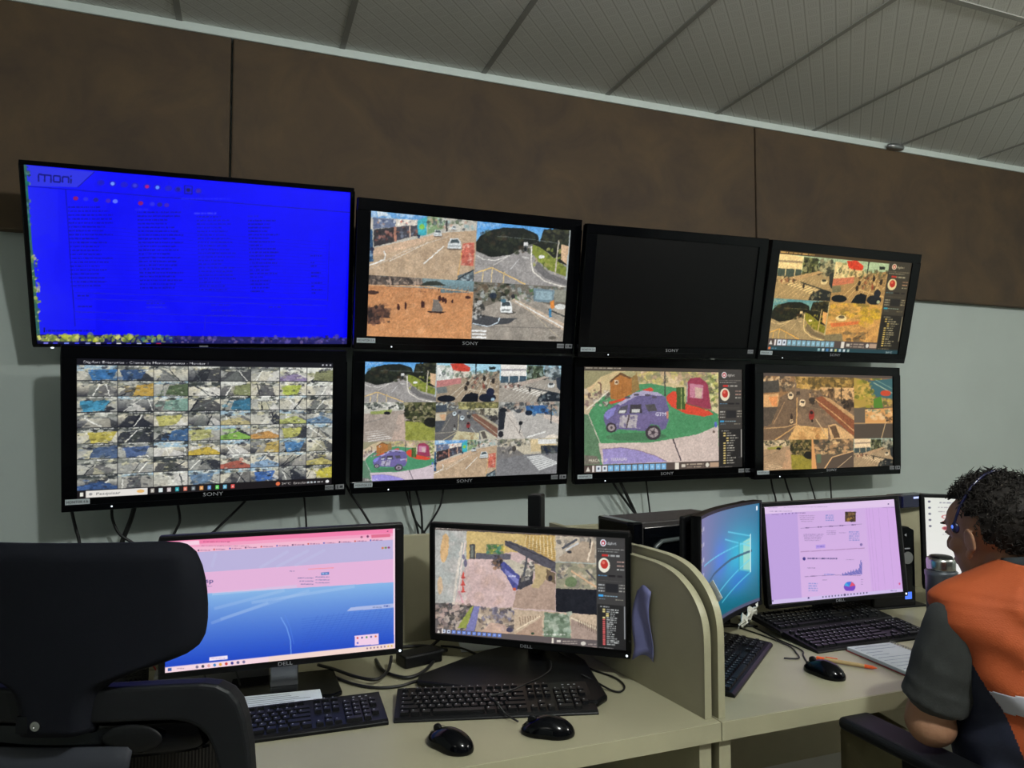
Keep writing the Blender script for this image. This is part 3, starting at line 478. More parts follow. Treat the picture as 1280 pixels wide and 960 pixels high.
def art_nine():
    c = Can(720, 405); B = SCN; X = (0, .345, .665, 1); Y = (0, .335, .665, 1)
    for j, row in enumerate((('hill', 'moto', 'zebra'), ('grass', 'avenue', 'side'), ('plaza', 'shops', 'zebra_grey'))):
        for i, k in enumerate(row):
            t = Can(B[k].w, B[k].h); t.a = B[k].a.copy()
            if k == 'avenue': t.tint((.92, 1.0, 1.06))
            if k == 'plaza': t.tint((1., 1.02, 1.12))
            c.blit(t, X[i], Y[j], X[i+1], Y[j+1])
    c.unit(); c.text('PRACA', .012, .99, .014, (230, 230, 225)); return c
def art_plaza():
    c = Can(600, 400, (70, 62, 54)); c.unit(); c.dash(.01, .016, .22, .010, (190, 180, 160), .8, 2)
    c.blit(SCN['plaza'], 0, .04, .84, .925); playbar(c, 0, .925, .84, 1); c.text('PRACA NUP', .028, .897, .026, (236, 228, 206), 1, .56); c.text('TERRAZAS', .158, .892, .026, (230, 226, 220), 1, .56)
    sidebar(c, .84, .0, 1, 1); return c
def art_tv4():
    c = Can(560, 330, (70, 62, 50)); B = SCN; c.unit(); c.dash(.01, .018, .25, .012, (220, 200, 160), .8, 2)
    for k, b in (('zebra', (0, .035, .41, .475)), ('moto', (.41, .035, .82, .475)), ('hill', (0, .475, .41, .88)), ('yard', (.41, .475, .82, .88))): c.blit(B[k], *b)
    c.a *= np.array([1.12, .96, .66]); np.clip(c.a, 0, 1, c.a)
    sidebar(c, .82, 0, 1, .955, (1, .95, .78)); playbar(c, 0, .88, .82, .955, (130, 170, 180)); c.unit(); c.rect(0, .955, 1, 1, (36, 66, 72)); c.ell(.02, .978, .009, .014, (220, 120, 70)); c.dash(.035, .978, .07, .012, (150, 190, 220))
    for i, cc in enumerate(((160, 200, 200), (220, 230, 230), (90, 140, 200), (230, 230, 220), (210, 200, 120), (200, 220, 230), (230, 235, 235), (180, 200, 190))): c.rect(.37+i*.032, .965, .387+i*.032, .992, cc, .85)
    c.text('24°C', .9, .99, .018, (220, 225, 220)); return c
def art_tv8():
    c = Can(560, 320, (96, 84, 74)); B = SCN; c.blit(B['avenue'], 0, .035, .685, .69)
    t = Can(300, 220, (120, 112, 96)).unit(); t.clutter(0, 0, 1, 1, 160, [(196, 184, 90), (90, 110, 60), (214, 190, 140), (60, 90, 120), (150, 110, 90)], .07, 1); t.poly([(.4, .1), (1, .0), (1, .7), (.45, .6)], (60, 110, 140)); t.line([(.5, .15), (1, .5)], .03, (150, 190, 200)); t.line([(.55, .05), (1, .35)], .02, (120, 170, 190)); t.ell(.82, .5, .14, .1, (190, 80, 60)); t.poly([(0, 0), (.35, .1), (.5, .9), (.1, 1), (0, 1)], (170, 160, 90)); t.clutter(0, .1, .5, 1, 60, [(150, 160, 60), (206, 190, 120), (90, 110, 50)], .07, 3); t.poly([(.5, .7), (.7, .6), (.75, 1), (.5, 1)], (80, 140, 60)); c.blit(t, .685, .035, 1, .36)
    t = Can(300, 220, (78, 76, 78)).unit(); t.rect(0, 0, .3, .55, (96, 96, 98)); t.poly([(.28, .05), (1, 0), (1, .48), (.28, .5)], (206, 170, 124)); t.clutter(.3, .05, 1, .35, 50, [(226, 206, 180), (120, 110, 100), (90, 130, 130), (230, 220, 200)], .06, 4); t.line([(.85, .3), (.7, 1)], .02, (190, 180, 160)); t.line([(0, .5), (1, .5)], .02, (220, 190, 150)); t.clutter(.8, .3, 1, .5, 12, [(40, 36, 34)], .03, 5); c.blit(t, .685, .36, 1, .69)
    c.blit(B['grass'], 0, .69, .355, 1)
    t = Can(300, 200, (96, 92, 90)).unit(); t.clutter(0, 0, 1, .5, 150, [(206, 180, 150), (90, 80, 70), (150, 130, 110), (226, 210, 180), (60, 66, 66)], .06, 6); t.poly([(0, 0), (.04, 0), (.12, 1), (.0, 1)], (210, 170, 130)); t.rect(.12, .5, .22, .8, (90, 116, 110)); t.poly([(.3, 1), (.45, .6), (1, .45), (1, 1)], (84, 80, 82)); t.line([(.3, 1), (.48, .62), (1, .42)], .03, (214, 190, 160)); t.line([(.6, 1), (.95, .6)], .015, (206, 200, 190)); c.blit(t, .355, .69, .68, 1)
    c.blit(B['zebra'], .68, .69, 1, 1); c.tint((1.05, .92, .74)); c.unit(); c.rect(0, 0, 1, .035, (84, 72, 64)); return c
def art_mosaic():
    c = Can(960, 540, (14, 14, 22)); R = random.Random(11)
    pal = [(206, 200, 176), (176, 176, 164), (150, 152, 146), (44, 46, 56), (28, 32, 40), (220, 220, 206), (110, 116, 110), (60, 66, 60), (196, 190, 150)]
    accent = {(0, 0): (30, 110, 190), (0, 1): (30, 70, 130), (1, 1): (222, 170, 50), (2, 0): (40, 150, 200), (3, 2): (206, 200, 90), (2, 4): (30, 110, 150), (1, 6): (190, 210, 60), (4, 4): (130, 200, 60), (4, 5): (220, 150, 60), (3, 6): (190, 200, 90), (4, 6): (196, 196, 80), (4, 0): (214, 196, 60), (4, 3): (206, 206, 110), (5, 0): (60, 90, 140), (5, 1): (60, 90, 150), (5, 3): (222, 184, 40), (7, 0): (30, 70, 140), (5, 6): (60, 130, 200), (7, 5): (40, 100, 200), (6, 7): (206, 190, 90), (7, 7): (214, 200, 40), (3, 4): (206, 190, 120), (1, 2): (70, 96, 54), (4, 2): (40, 90, 150), (6, 4): (190, 80, 60), (0, 6): (150, 130, 180), (7, 3): (90, 130, 170), (2, 2): (120, 170, 150), (3, 7): (90, 130, 170), (6, 5): (130, 170, 210), (5, 5): (206, 170, 70), (1, 4): (130, 140, 80), (0, 7): (130, 134, 80)}
    X = [0, .142, .272, .402, .527, .649, .769, .885, 1]; y0, y1 = .048, .945
    for j in range(8):
        for i in range(8):
            t = Can(150, 90, R.choice(pal[:3])).unit(); hz = R.uniform(.15, .4)
            t.grad(0, hz, 1, 1, R.choice(pal[:3]), R.choice(pal[1:4]+[(190, 186, 170)]), 10)
            t.rect(0, 0, 1, hz, R.choice([(214, 216, 206), (150, 180, 196), (120, 124, 116), (60, 66, 66)]))
            t.clutter(0, 0, 1, hz+.1, 26, pal, .1, R.random(), .8)
            a = R.uniform(-.2, .6); b = R.uniform(.5, 1.3)
            t.poly([(a, 1.05), (a+R.uniform(.1, .4), hz+.05), (b-.2, hz), (b+.3, R.uniform(.7, 1.1)), (b, 1.1)], R.choice([(34, 38, 48), (60, 62, 66), (150, 148, 140), (100, 100, 100), (206, 204, 196)]), .85)
            t.poly([(R.uniform(0, .5), 1.05), (R.uniform(.2, .6), hz+.1), (R.uniform(.3, .8), hz+.05), (R.uniform(.4, .9), 1.05)], R.choice(pal), .6)
            for q in range(2): t.line([(R.random(), 1), (R.uniform(.1, .9), hz)], R.uniform(.02, .05), R.choice([(226, 226, 216), (30, 34, 44), (90, 96, 96)]))
            if (j, i) in accent:
                p = tuple(int(v*.72+45*.28+18) for v in accent[(j, i)]); q = R.choice((0, 1, 2)); xs = R.uniform(0, .3)
                t.poly([[(xs, .3), (xs+.75, .25), (xs+.6, .85), (xs+.1, 1)], [(0, .7), (.6, .45), (1, .8), (1, 1.05), (0, 1.05)], [(xs+.2, .9), (xs+.3, .3), (1, .15), (1, 1)]][q], p); t.clutter(xs, .3, xs+.7, 1, 12, [tuple(min(255, int(v*1.2)) for v in p), tuple(int(v*.6) for v in p)], .1, R.random(), .6)
            t.clutter(0, .2, 1, 1, 14, pal, .06, R.random(), .7); t.dash(.3, .06, .9, .05, (235, 235, 230), .8, j*8+i); t.rough(3.0, .07, j*8+i)
            c.blit(t, X[i], y0+(y1-y0)*j/8., X[i+1], y0+(y1-y0)*(j+1)/8.)
    c.unit()
    for x in X[1:-1]: c.rect(x-.001, y0, x+.001, y1, (20, 22, 30))
    for j in range(9): y = y0+(y1-y0)*j/8.; c.rect(0, y-.002, 1, y+.002, (20, 22, 30))
    c.rect(0, 0, 1, y0, (12, 12, 22)); c.text('Digifort Enterprise - Cliente de Monitoramento - Monitor 1', .022, .036, .017, (222, 222, 226), 1, .78)
    for x in (.955, .972, .989): c.ell(x, .027, .004, .007, (190, 190, 196))
    c.rect(0, y1, 1, 1, (26, 22, 24)); c.rect(.03, y1+.004, .25, .996, (226, 222, 216)); c.rect(.01, .958, .022, .985, (226, 226, 216)); c.text('Pesquisar', .065, .982, .020, (90, 90, 92), 1, .8); c.ell(.047, .972, .006, .010, (150, 150, 150)); c.ell(.225, .97, .014, .012, (226, 180, 110))
    for i, cc in enumerate(((170, 165, 155), (206, 220, 222), (190, 180, 180), (40, 160, 170), (214, 120, 100), (110, 120, 124), (220, 150, 80), (90, 140, 200), (90, 200, 90), (100, 170, 200), (214, 80, 76))): x = .268+i*.031; c.rect(x-.007, .956, x+.007, .986, cc); c.rect(x-.003, .965, x+.003, .977, (240, 240, 238), .6)
    c.ell(.765, .97, .009, .015, (220, 110, 70)); c.text('24°C  Ensolarado', .78, .98, .018, (226, 220, 216), 1, .75)
    for x in (.895, .91, .925): c.ell(x, .972, .004, .008, (190, 200, 206))
    c.dash(.935, .972, .96, .012, (214, 214, 214)); c.ell(.98, .972, .008, .012, (230, 230, 230)); return c
def art_web():
    c = Can(860, 480, (150, 180, 230)).quad((70, 143), (1183, 73), (1172, 660), (62, 780))
    c.grad(50, 60, 1200, 800, (206, 180, 214), (20, 60, 190), 40)
    for i in range(46):                                               # page background, pale blue above to deep blue below
        t = (i/45.)**.9; ya = 395+i*7.8; cc = np.array((138, 184, 226))*(1-t)+np.array((24, 66, 190))*t
        c.poly([(50, ya+10), (1200, ya-64-i*.6), (1200, 800), (50, 820)], cc)
    c.poly([(60, 205), (1183, 125), (1183, 225), (60, 310)], (186, 178, 214)); c.poly([(60, 308), (1183, 225), (1180, 338), (60, 410)], (226, 178, 212)); 
    c.poly([(60, 130), (1190, 60), (1190, 100), (60, 165)], (240, 128, 168)); c.poly([(60, 165), (1183, 98), (1183, 112), (60, 182)], (240, 160, 190)); c.poly([(60, 182), (1183, 112), (1183, 130), (60, 208)], (240, 184, 204)); c.poly([(70, 150), (230, 140), (232, 160), (70, 170)], (246, 206, 220)); c.dash(250, 146, 380, 5, (170, 70, 110), .7, 3); c.dash(240, 166, 470, 4, (150, 90, 120), .6, 4); c.poly([(1065, 108), (1158, 102), (1158, 118), (1066, 124)], (222, 110, 140)); c.ell(1048, 116, 6, 6, (120, 60, 100)); c.ell(1018, 119, 6, 5, (150, 80, 110)); c.ell(1146, 90, 3, 3, (120, 40, 80))
    for i in range(12): x = 226+i*76; y = 188-(x-226)*.064; c.ell(x, y, 4, 4, ((60, 40, 80), (200, 80, 60), (60, 90, 180))[i % 3]); c.dash(x+8, y-.5, x+56, 4.5, (110, 70, 110), .7, i)
    c.text('esp', 236, 345, 22, (36, 44, 110), 1, 1.45); c.dash(262, 362, 290, 4, (90, 90, 130), .7); c.dash(666, 287, 690, 4, (110, 100, 150)); c.line([(755, 277), (880, 270)], 4, (240, 150, 160)); c.poly([(818, 293), (857, 290), (857, 303), (818, 306)], (60, 110, 180)); c.dash(822, 298, 853, 6, (206, 226, 240), .8)
    for i in range(3): c.dash(705+((i*7) % 20), 323+i*15-3, 780, 4, (80, 90, 140), .8, i); c.dash(790, 317+i*14-2, 858, 4, (90, 100, 150), .8, i+3)
    for a, b, al in (((520, 272), (660, 190), .25), ((600, 268), (760, 185), .25), ((690, 262), (840, 182), .2), ((290, 400), (700, 360), .5), ((300, 470), (640, 380), .3), ((330, 520), (760, 380), .25), ((480, 440), (980, 360), .35), ((285, 540), (560, 440), .3), ((290, 270), (310, 200), .2)): c.line([a, b], 14, (200, 216, 236), al*.7)
    c.line([(620, 510), (648, 560), (665, 620), (668, 690)], 5, (130, 176, 236), .7); c.line([(640, 500), (665, 560), (682, 640)], 3, (90, 140, 230), .5)
    for i in range(16): c.line([(700+i*26, 690-i*3), (800+i*26, 500-i*3)], 1.6, (30, 70, 180), .35); c.line([(720, 520+i*11), (1160, 470+i*11)], 1.6, (30, 70, 180), .3)
    c.poly([(960, 462), (1168, 442), (1168, 462), (940, 480)], (190, 196, 226), .8); c.dash(1065, 461, 1112, 5, (100, 110, 160), .8); c.dash(1120, 455, 1150, 7, (40, 60, 150), .9)
    for i, cc in enumerate(((214, 120, 60), (120, 140, 60), (150, 60, 110))): c.ell(1120+i*15, 172-i, 6, 5, cc)
    c.poly([(976, 600), (1092, 588), (1092, 640), (976, 648)], (240, 206, 226))
    for i in range(5): c.ell(990+i*22, 610-i*2, 5, 5, ((200, 70, 70), (90, 90, 150), (70, 150, 90), (100, 100, 160), (220, 120, 70))[i])
    c.ell(990, 634, 5, 5, (90, 100, 200)); c.poly([(275, 704), (362, 695), (363, 712), (275, 721)], (240, 228, 240)); c.dash(285, 708, 352, 4, (190, 150, 190))
    c.poly([(62, 752), (1175, 634), (1175, 664), (62, 786)], (244, 214, 220)); c.poly([(560, 700), (1175, 635), (1175, 664), (560, 730)], (240, 214, 190), .6); c.poly([(76, 756), (94, 754), (94, 768), (76, 770)], (50, 90, 160)); c.dash(120, 757, 160, 5, (160, 130, 150))
    for i, cc in enumerate(((120, 110, 140), (50, 50, 70), (220, 160, 160), (60, 130, 190), (226, 160, 60), (200, 60, 60), (60, 60, 140), (90, 90, 130), (120, 110, 150))): x = 216+i*28; c.ell(x, 750-(x-216)*.11, 7, 7, cc)
    for i in range(8): x = 1036+i*17; c.ell(x, 660-(x-1036)*.1, 4, 4, (130, 100, 130) if i < 6 else (220, 180, 60))
    c.poly([(1172, 60), (1186, 60), (1176, 664), (1166, 665)], (246, 216, 226)); return c.tint((1, 1, 1.02))
def art_garage():
    c = Can(760, 430, (206, 180, 172)).quad((62, 218), (1097, 265), (1105, 888), (62, 787))
    c.poly([(62, 215), (715, 250), (715, 660), (62, 635)], (206, 176, 172)); c.clutter(230, 390, 710, 650, 110, [(214, 186, 182), (196, 166, 164), (190, 156, 140)], 26, 1, .35); c.poly([(500, 560), (712, 470), (714, 665), (480, 650)], (176, 148, 130))
    c.poly([(62, 218), (240, 226), (240, 385), (195, 500), (165, 640), (62, 632)], (176, 176, 170)); c.clutter(70, 230, 230, 620, 70, [(196, 190, 184), (150, 154, 150), (206, 196, 190), (170, 180, 176)], 26, 2, .4); c.ell(113, 330, 22, 78, (214, 172, 118), 1, .1); c.ell(88, 530, 14, 50, (206, 176, 140)); c.line([(210, 300), (180, 470), (160, 630)], 12, (214, 204, 190)); c.line([(225, 300), (200, 450), (190, 560)], 7, (226, 206, 196))
    c.poly([(232, 230), (715, 262), (715, 360), (640, 355), (470, 350), (232, 390)], (206, 176, 110)); c.poly([(282, 355), (470, 360), (470, 392), (282, 388)], (96, 94, 106)); c.rect(248, 308, 279, 388, (72, 72, 74)); c.rect(255, 315, 268, 380, (120, 124, 116)); c.rect(338, 308, 430, 362, (120, 130, 90)); c.clutter(342, 312, 428, 358, 30, [(60, 110, 60), (210, 190, 60), (170, 150, 120), (60, 140, 120)], 11, 3)
    c.poly([(545, 250), (715, 262), (715, 400), (600, 350), (545, 320)], (196, 160, 90))
    for i in range(9): c.line([(555+i*19, 258+i), (548+i*21, 320+i*9)], 5, (222, 200, 150)); c.line([(560, 290+i*11), (715, 320+i*11)], 3, (150, 120, 70))
    c.poly([(437, 288), (470, 292), (600, 345), (715, 405), (715, 462), (600, 400), (440, 315)], (84, 82, 92)); c.line([(437, 290), (715, 405)], 5, (60, 58, 66)); c.clutter(445, 290, 500, 325, 8, [(200, 196, 200), (60, 60, 80)], 8, 4)
    c.poly([(425, 395), (475, 390), (580, 440), (590, 490), (520, 480), (440, 430)], (190, 180, 160)); c.poly([(414, 400), (440, 405), (520, 480), (520, 500), (505, 555), (485, 552), (440, 470), (414, 440)], (74, 78, 150)); c.poly([(440, 440), (515, 500), (510, 530), (440, 465)], (120, 122, 190)); c.dash(455, 480, 500, 8, (230, 230, 240)); c.poly([(520, 490), (590, 470), (590, 520), (520, 552), (505, 548)], (64, 62, 70)); c.clutter(530, 400, 610, 500, 60, [(60, 58, 60), (190, 180, 150), (120, 116, 110), (214, 206, 190)], 13, 5)
    c.poly([(600, 410), (690, 440), (670, 490), (620, 545), (580, 540), (605, 480)], (190, 166, 120)); c.poly([(665, 440), (712, 465), (712, 520), (665, 500)], (110, 92, 70)); c.line([(560, 370), (540, 480)], 10, (80, 82, 90)); c.ell(490, 550, 9, 9, (210, 90, 60)); c.ell(685, 490, 12, 16, (50, 46, 50)); c.ell(398, 400, 24, 32, (70, 60, 56), .8); c.clutter(370, 370, 425, 440, 30, [(40, 36, 38), (150, 110, 80), (90, 90, 110)], 9, 6)
    for y in (470, 508, 545): c.poly([(203, y+18), (212, y-20), (222, y+18)], (220, 84, 74)); c.rect(200, y+16, 226, y+23, (200, 70, 66))
    c.ell(215, 376, 8, 14, (120, 116, 140)); c.ell(225, 410, 9, 24, (110, 106, 130)); c.line([(190, 560), (215, 630)], 9, (206, 150, 160))
    for k, (q, cols) in enumerate((([(715, 262), (945, 272), (942, 412), (715, 402)], [(150, 140, 124), (190, 176, 156), (90, 90, 92)]), ([(715, 402), (942, 412), (944, 550), (715, 545)], [(196, 170, 140), (150, 146, 120), (110, 106, 100)]))):
        c.poly(q, cols[1]); x0, y0 = q[0]; c.clutter(x0+5, y0+5, x0+222, y0+135, 70, cols+[(214, 196, 170)], 16, 7+k, .7)
    c.poly([(730, 380), (860, 290), (930, 300), (930, 408), (740, 398)], (170, 150, 128)); c.line([(750, 330), (830, 280)], 12, (80, 82, 90)); c.line([(770, 340), (840, 300)], 10, (196, 196, 196)); c.ell(790, 350, 12, 8, (60, 60, 66)); c.line([(905, 280), (902, 330)], 7, (60, 56, 56)); c.line([(915, 290), (890, 400)], 8, (226, 206, 180))
    c.ell(800, 510, 34, 28, (104, 122, 84)); c.line([(800, 450), (940, 540)], 10, (210, 170, 130)); c.line([(880, 445), (935, 500)], 9, (90, 88, 90)); c.clutter(725, 420, 780, 490, 20, [(90, 90, 96), (180, 170, 150)], 9, 9); c.line([(715, 403), (942, 412)], 5, (170, 180, 170)); c.poly([(716, 546), (944, 552), (946, 690), (717, 672)], (28, 30, 38))
    c.poly([(62, 622), (280, 640), (300, 640), (280, 790), (62, 775)], (104, 98, 96)); c.clutter(64, 628, 260, 770, 130, [(150, 130, 116), (70, 68, 74), (190, 160, 150), (206, 186, 170), (60, 56, 52)], 16, 10); c.poly([(250, 650), (270, 640), (228, 760), (180, 760)], (150, 160, 70)); c.poly([(275, 640), (310, 645), (270, 782), (225, 775)], (120, 120, 176)); c.poly([(300, 648), (490, 655), (490, 800), (275, 785)], (176, 156, 136)); c.clutter(305, 655, 488, 770, 120, [(90, 84, 96), (206, 186, 160), (60, 56, 60), (150, 130, 110), (120, 120, 150)], 16, 11); c.poly([(360, 730), (440, 740), (470, 795), (300, 790)], (206, 170, 150), .8); c.ell(465, 770, 18, 12, (70, 66, 90))
    c.poly([(490, 660), (948, 690), (948, 850), (490, 812)], (196, 172, 144)); c.poly([(655, 675), (790, 690), (800, 830), (650, 820)], (120, 140, 116)); c.clutter(650, 680, 800, 820, 50, [(150, 170, 150), (90, 110, 86), (180, 190, 170)], 18, 12); c.poly([(500, 790), (640, 700), (650, 815), (500, 805)], (176, 146, 124)); c.poly([(800, 710), (948, 780), (948, 850), (800, 835)], (170, 146, 132)); c.line([(500, 770), (640, 690)], 6, (226, 206, 176)); c.line([(800, 705), (948, 770)], 6, (226, 210, 180))
    for i in range(9): c.line([(520+i*14, 700-i), (524+i*14, 745-i*6)], 3, (130, 100, 80)); c.line([(840+i*12, 715+i*4), (842+i*12, 745+i*6)], 3, (110, 90, 76))
    c.ell(590, 790, 10, 7, (60, 80, 60)); c.dash(640, 795, 770, 8, (226, 226, 216), .7, 2); c.poly([(62, 218), (950, 262), (950, 272), (62, 232)], (90, 80, 76)); c.dash(66, 225, 230, 5, (214, 206, 196), .8)
    c.poly([(62, 762), (948, 828), (948, 866), (62, 790)], (96, 88, 88))
    for i in range(12): x = 107+i*27.5; y = 777+(x-107)*.078; c.rect(x-10, y-9, x+10, y+9, (196, 206, 226) if i < 2 else (104, 130, 206)); c.rect(x-4, y-3, x+4, y+3, (60, 70, 100) if i < 2 else (170, 190, 236))
    c.poly([(72, 785), (80, 768), (88, 786)], (214, 208, 200)); c.rect(97, 762, 103, 788, (230, 222, 216)); c.rect(695, 815, 705, 843, (228, 220, 206)); c.rect(722, 826, 745, 838, (214, 206, 196)); c.dash(755, 833, 835, 5, (220, 206, 190)); c.dash(755, 845, 835, 4, (214, 200, 186)); c.ell(868, 845, 14, 11, (206, 200, 190)); c.dash(895, 850, 940, 7, (206, 190, 180))
    k = c.a[int(c.h*.93):].copy(); c.rough(1.8, .045, 5); c.a[int(c.h*.93):] = k; sidebar(c, .857, 0, 1, 1, (1.0, 1.05, 1.12), True, 2); return c
def art_win():
    c = Can(560, 320, (40, 120, 150)).unit(); H, W = c.h, c.w; X, Y = np.meshgrid(np.linspace(0, 1, W), np.linspace(0, 1, H))
    a = np.array((112, 108, 152.))[None, None]*(1-X[..., None])+np.array((36, 104, 140.))[None, None]*X[..., None]
    low = np.clip((Y-.45)*2.2, 0, 1)[..., None]; a = a*(1-low)+np.array((10, 96, 116.))*low
    d = np.exp(-(((X-.72)/.30)**2+((Y-.50)/.30)**2)); a = a*(1-d[..., None])+np.array((10, 176, 206.))*d[..., None]
    d = np.exp(-(((X-.42)/.13)**2+((Y-.45)/.20)**2))*.7; a = a*(1-d[..., None])+np.array((60, 110, 220.))*d[..., None]
    d = np.exp(-(((X-.7)/.16)**2+((Y-.72)/.12)**2))*.6; a = a*(1-d[..., None])+np.array((20, 100, 206.))*d[..., None]; c.a = np.clip(a/255., 0, 1)
    c.poly([(.72, .37), (.88, .33), (.88, .68), (.72, .62)], (120, 214, 206), .55); c.poly([(.78, .36), (.88, .34), (.88, .66), (.78, .63)], (206, 226, 190), .55)
    for p in (((.10, .42), (.88, .37)), ((.55, .22), (.88, .32)), ((.25, .80), (.88, .55)), ((.45, .85), (.88, .68)), ((.5, .28), (.88, .42))): c.line(list(p), .008, (130, 226, 236), .7); c.line(list(p), .02, (60, 190, 226), .3)
    c.line([(.72, .34), (.72, .64)], .012, (20, 150, 170)); c.line([(.05, .66), (.3, .55), (.6, .49), (.9, .47)], .022, (24, 70, 96), .8); c.line([(.88, .30), (.88, .68)], .012, (206, 240, 240), .9)
    for i in range(5): c.rect(.02, .09+i*.13, .055, .12+i*.13, (206, 200, 170), .8); c.rect(.075, .085+i*.13, .10, .12+i*.13, (200, 196, 206), .7); c.dash(.02, .135+i*.13, .06, .008, (220, 220, 226), .8)
    c.rect(.955, .03, .975, .075, (235, 240, 245)); c.rect(0, .965, 1, 1, (80, 84, 110)); return c
def art_doc():
    c = Can(640, 400, (206, 176, 226)).quad((115, 157), (890, 118), (943, 653), (163, 740))
    c.grad(100, 100, 960, 750, (206, 172, 224), (214, 178, 226), 12); c.poly([(112, 150), (895, 112), (897, 160), (118, 200)], (222, 196, 232)); c.poly([(118, 200), (320, 190), (350, 735), (160, 745)], (190, 160, 220)); c.poly([(722, 175), (900, 165), (945, 655), (765, 690)], (208, 168, 226))
    for x in (730, 745, 765, 800, 850): c.line([(x, 170), (x+42, 660)], 2, (180, 146, 200), .6)
    ink = (96, 80, 130); c.dash(145, 162, 200, 3, ink, .6); c.dash(235, 160, 500, 3, ink, .5, 3); c.dash(150, 184, 290, 3.5, ink, .7); c.ell(857, 147, 4, 4, (60, 40, 100)); c.dash(820, 168, 890, 3, ink, .5)
    for x in (230, 250, 270, 292): c.ell(x, 200-(x-230)*.05, 3, 3, (70, 50, 110))
    c.dash(305, 195, 370, 5, ink, .8); c.dash(165, 204, 210, 3, ink, .7)
    for y in range(4): c.dash(330+y*4, 212+y*11, 428-y*5, 4, (130, 110, 150), .7, y); c.dash(490, 210+y*10, 540, 5, (90, 120, 190), .8, y)
    c.rect(605, 190, 668, 248, (84, 62, 46)); c.clutter(610, 194, 664, 244, 30, [(196, 150, 70), (60, 44, 40), (150, 116, 70), (30, 26, 30)], 9, 4); c.line([(340, 285), (705, 263)], 2, (110, 90, 140))
    for x in (382, 455, 522, 585, 655): c.dash(x-12, 283-(x-382)*.06, x+12, 6, (60, 46, 90), .9, x)
    for y in range(5): c.dash(357+y*2, 322+y*9, 480-y*6, 4, (120, 100, 150), .7, y); c.dash(628, 308+y*12, 690, 6, (110, 126, 196), .8, y)
    for y in range(3): c.dash(497, 302+y*10, 552, 4, (120, 100, 150), .7, y)
    c.dash(570, 313, 612, 3, ink, .6); c.poly([(432, 384), (488, 380), (489, 402), (433, 406)], (180, 150, 226)); c.dash(440, 393, 482, 6, (100, 90, 180)); c.ell(700, 382, 8, 8, (130, 110, 170))
    c.line([(340, 425), (720, 402)], 4, (170, 130, 180)); c.ell(362, 466, 9, 10, (60, 50, 130)); c.dash(382, 464, 560, 8, (50, 44, 100), .9); c.dash(610, 470, 660, 3, ink, .6); c.dash(380, 520, 430, 4, ink, .7)
    c.line([(365, 572), (540, 560), (700, 562)], 2, (120, 100, 150)); c.dash(402, 568, 428, 5, (60, 46, 90)); c.dash(482, 557, 545, 7, (110, 126, 206), .8); c.dash(472, 590, 500, 3, ink)
    for i in range(22): h = 6+i*1.2+(30 if i > 18 else 0)+(8 if i % 3 == 0 else 0)+(22 if i == 20 else 0); c.rect(590+i*5.3, 562-i*.4-h, 593.5+i*5.3, 563-i*.4, (66, 80, 170))
    for y in range(4): c.dash(388, 612+y*14, 444, 7, (120, 140, 206), .8, y)
    c.ell(633, 628, 34, 30, (120, 70, 190)); c.poly([(633, 628), (612, 603), (645, 598)], (60, 120, 220)); c.poly([(633, 628), (645, 598), (667, 620)], (226, 80, 110)); c.poly([(633, 628), (600, 622), (612, 603)], (70, 170, 220)); c.rect(598, 652, 672, 664, (212, 178, 226))
    for i in range(3): c.dash(700, 585+i*14, 712, 3, ink, .7)
    c.poly([(160, 715), (940, 635), (945, 656), (163, 742)], (206, 190, 232)); c.rect(384, 692, 394, 702, (60, 50, 110))
    for i in range(15): x = 475+i*18.5; c.ell(x, 690-(x-475)*.11, 4 if i != 7 else 7, 5 if i != 7 else 7, (60, 50, 90), .8)
    c.ell(172, 718, 4, 5, (60, 50, 100)); c.dash(870, 648, 905, 5, ink, .7); c.ell(922, 607, 5, 7, (206, 90, 140)); return c
def art_white():
    c = Can(560, 320, (232, 232, 226)).unit(); c.grad(0, 0, 1, 1, (224, 226, 218), (236, 234, 232), 10)
    for i in range(5): c.ell(.03, .05+i*.07, .008, .012, (90, 90, 110))
    c.dash(.09, .06, .22, .012, (110, 110, 130)); c.dash(.08, .115, .4, .01, (150, 140, 150)); c.dash(.08, .16, .35, .009, (150, 140, 150))
    for i in range(3): c.ell(.12, .22+i*.065, .022, .022, (196, 110, 110)); c.ell(.12, .22+i*.065, .014, .014, (232, 226, 222) if i < 2 else (150, 70, 80)); c.dash(.17, .22+i*.065, .5, .012, (140, 130, 140), .7, i)
    c.dash(.1, .42, .42, .009, (150, 145, 155)); c.rect(0, .96, 1, 1, (206, 208, 214)); return c
_fn = dict(hill=sc_hill, shops=sc_shops, beach=sc_beach, car_street=sc_car_street, moto=sc_moto, zebra=sc_zebra, grass=sc_grass_crossing, avenue=sc_avenue, side=sc_side_street, zebra_grey=sc_zebra_grey, plaza=sc_plaza_car, yard=sc_yard)
SCN = {k: f().rough(1.9, .035 if k == 'plaza' else .055, i) for i, (k, f) in enumerate(_fn.items())}
def screen_mat():
    m = bpy.data.materials.new('lit_screen'); m.use_nodes = True; nt = m.node_tree; b = nt.nodes['Principled BSDF']
    at = nt.nodes.new('ShaderNodeAttribute'); at.attribute_name = 'picture'
    b.inputs['Base Color'].default_value = (.006, .006, .008, 1); b.inputs['Roughness'].default_value = .35; b.inputs['Specular IOR Level'].default_value = .25
    nt.links.new(at.outputs['Color'], b.inputs['Emission Color']); b.inputs['Emission Strength'].default_value = 1.0
    return m
M['screen'] = screen_mat()
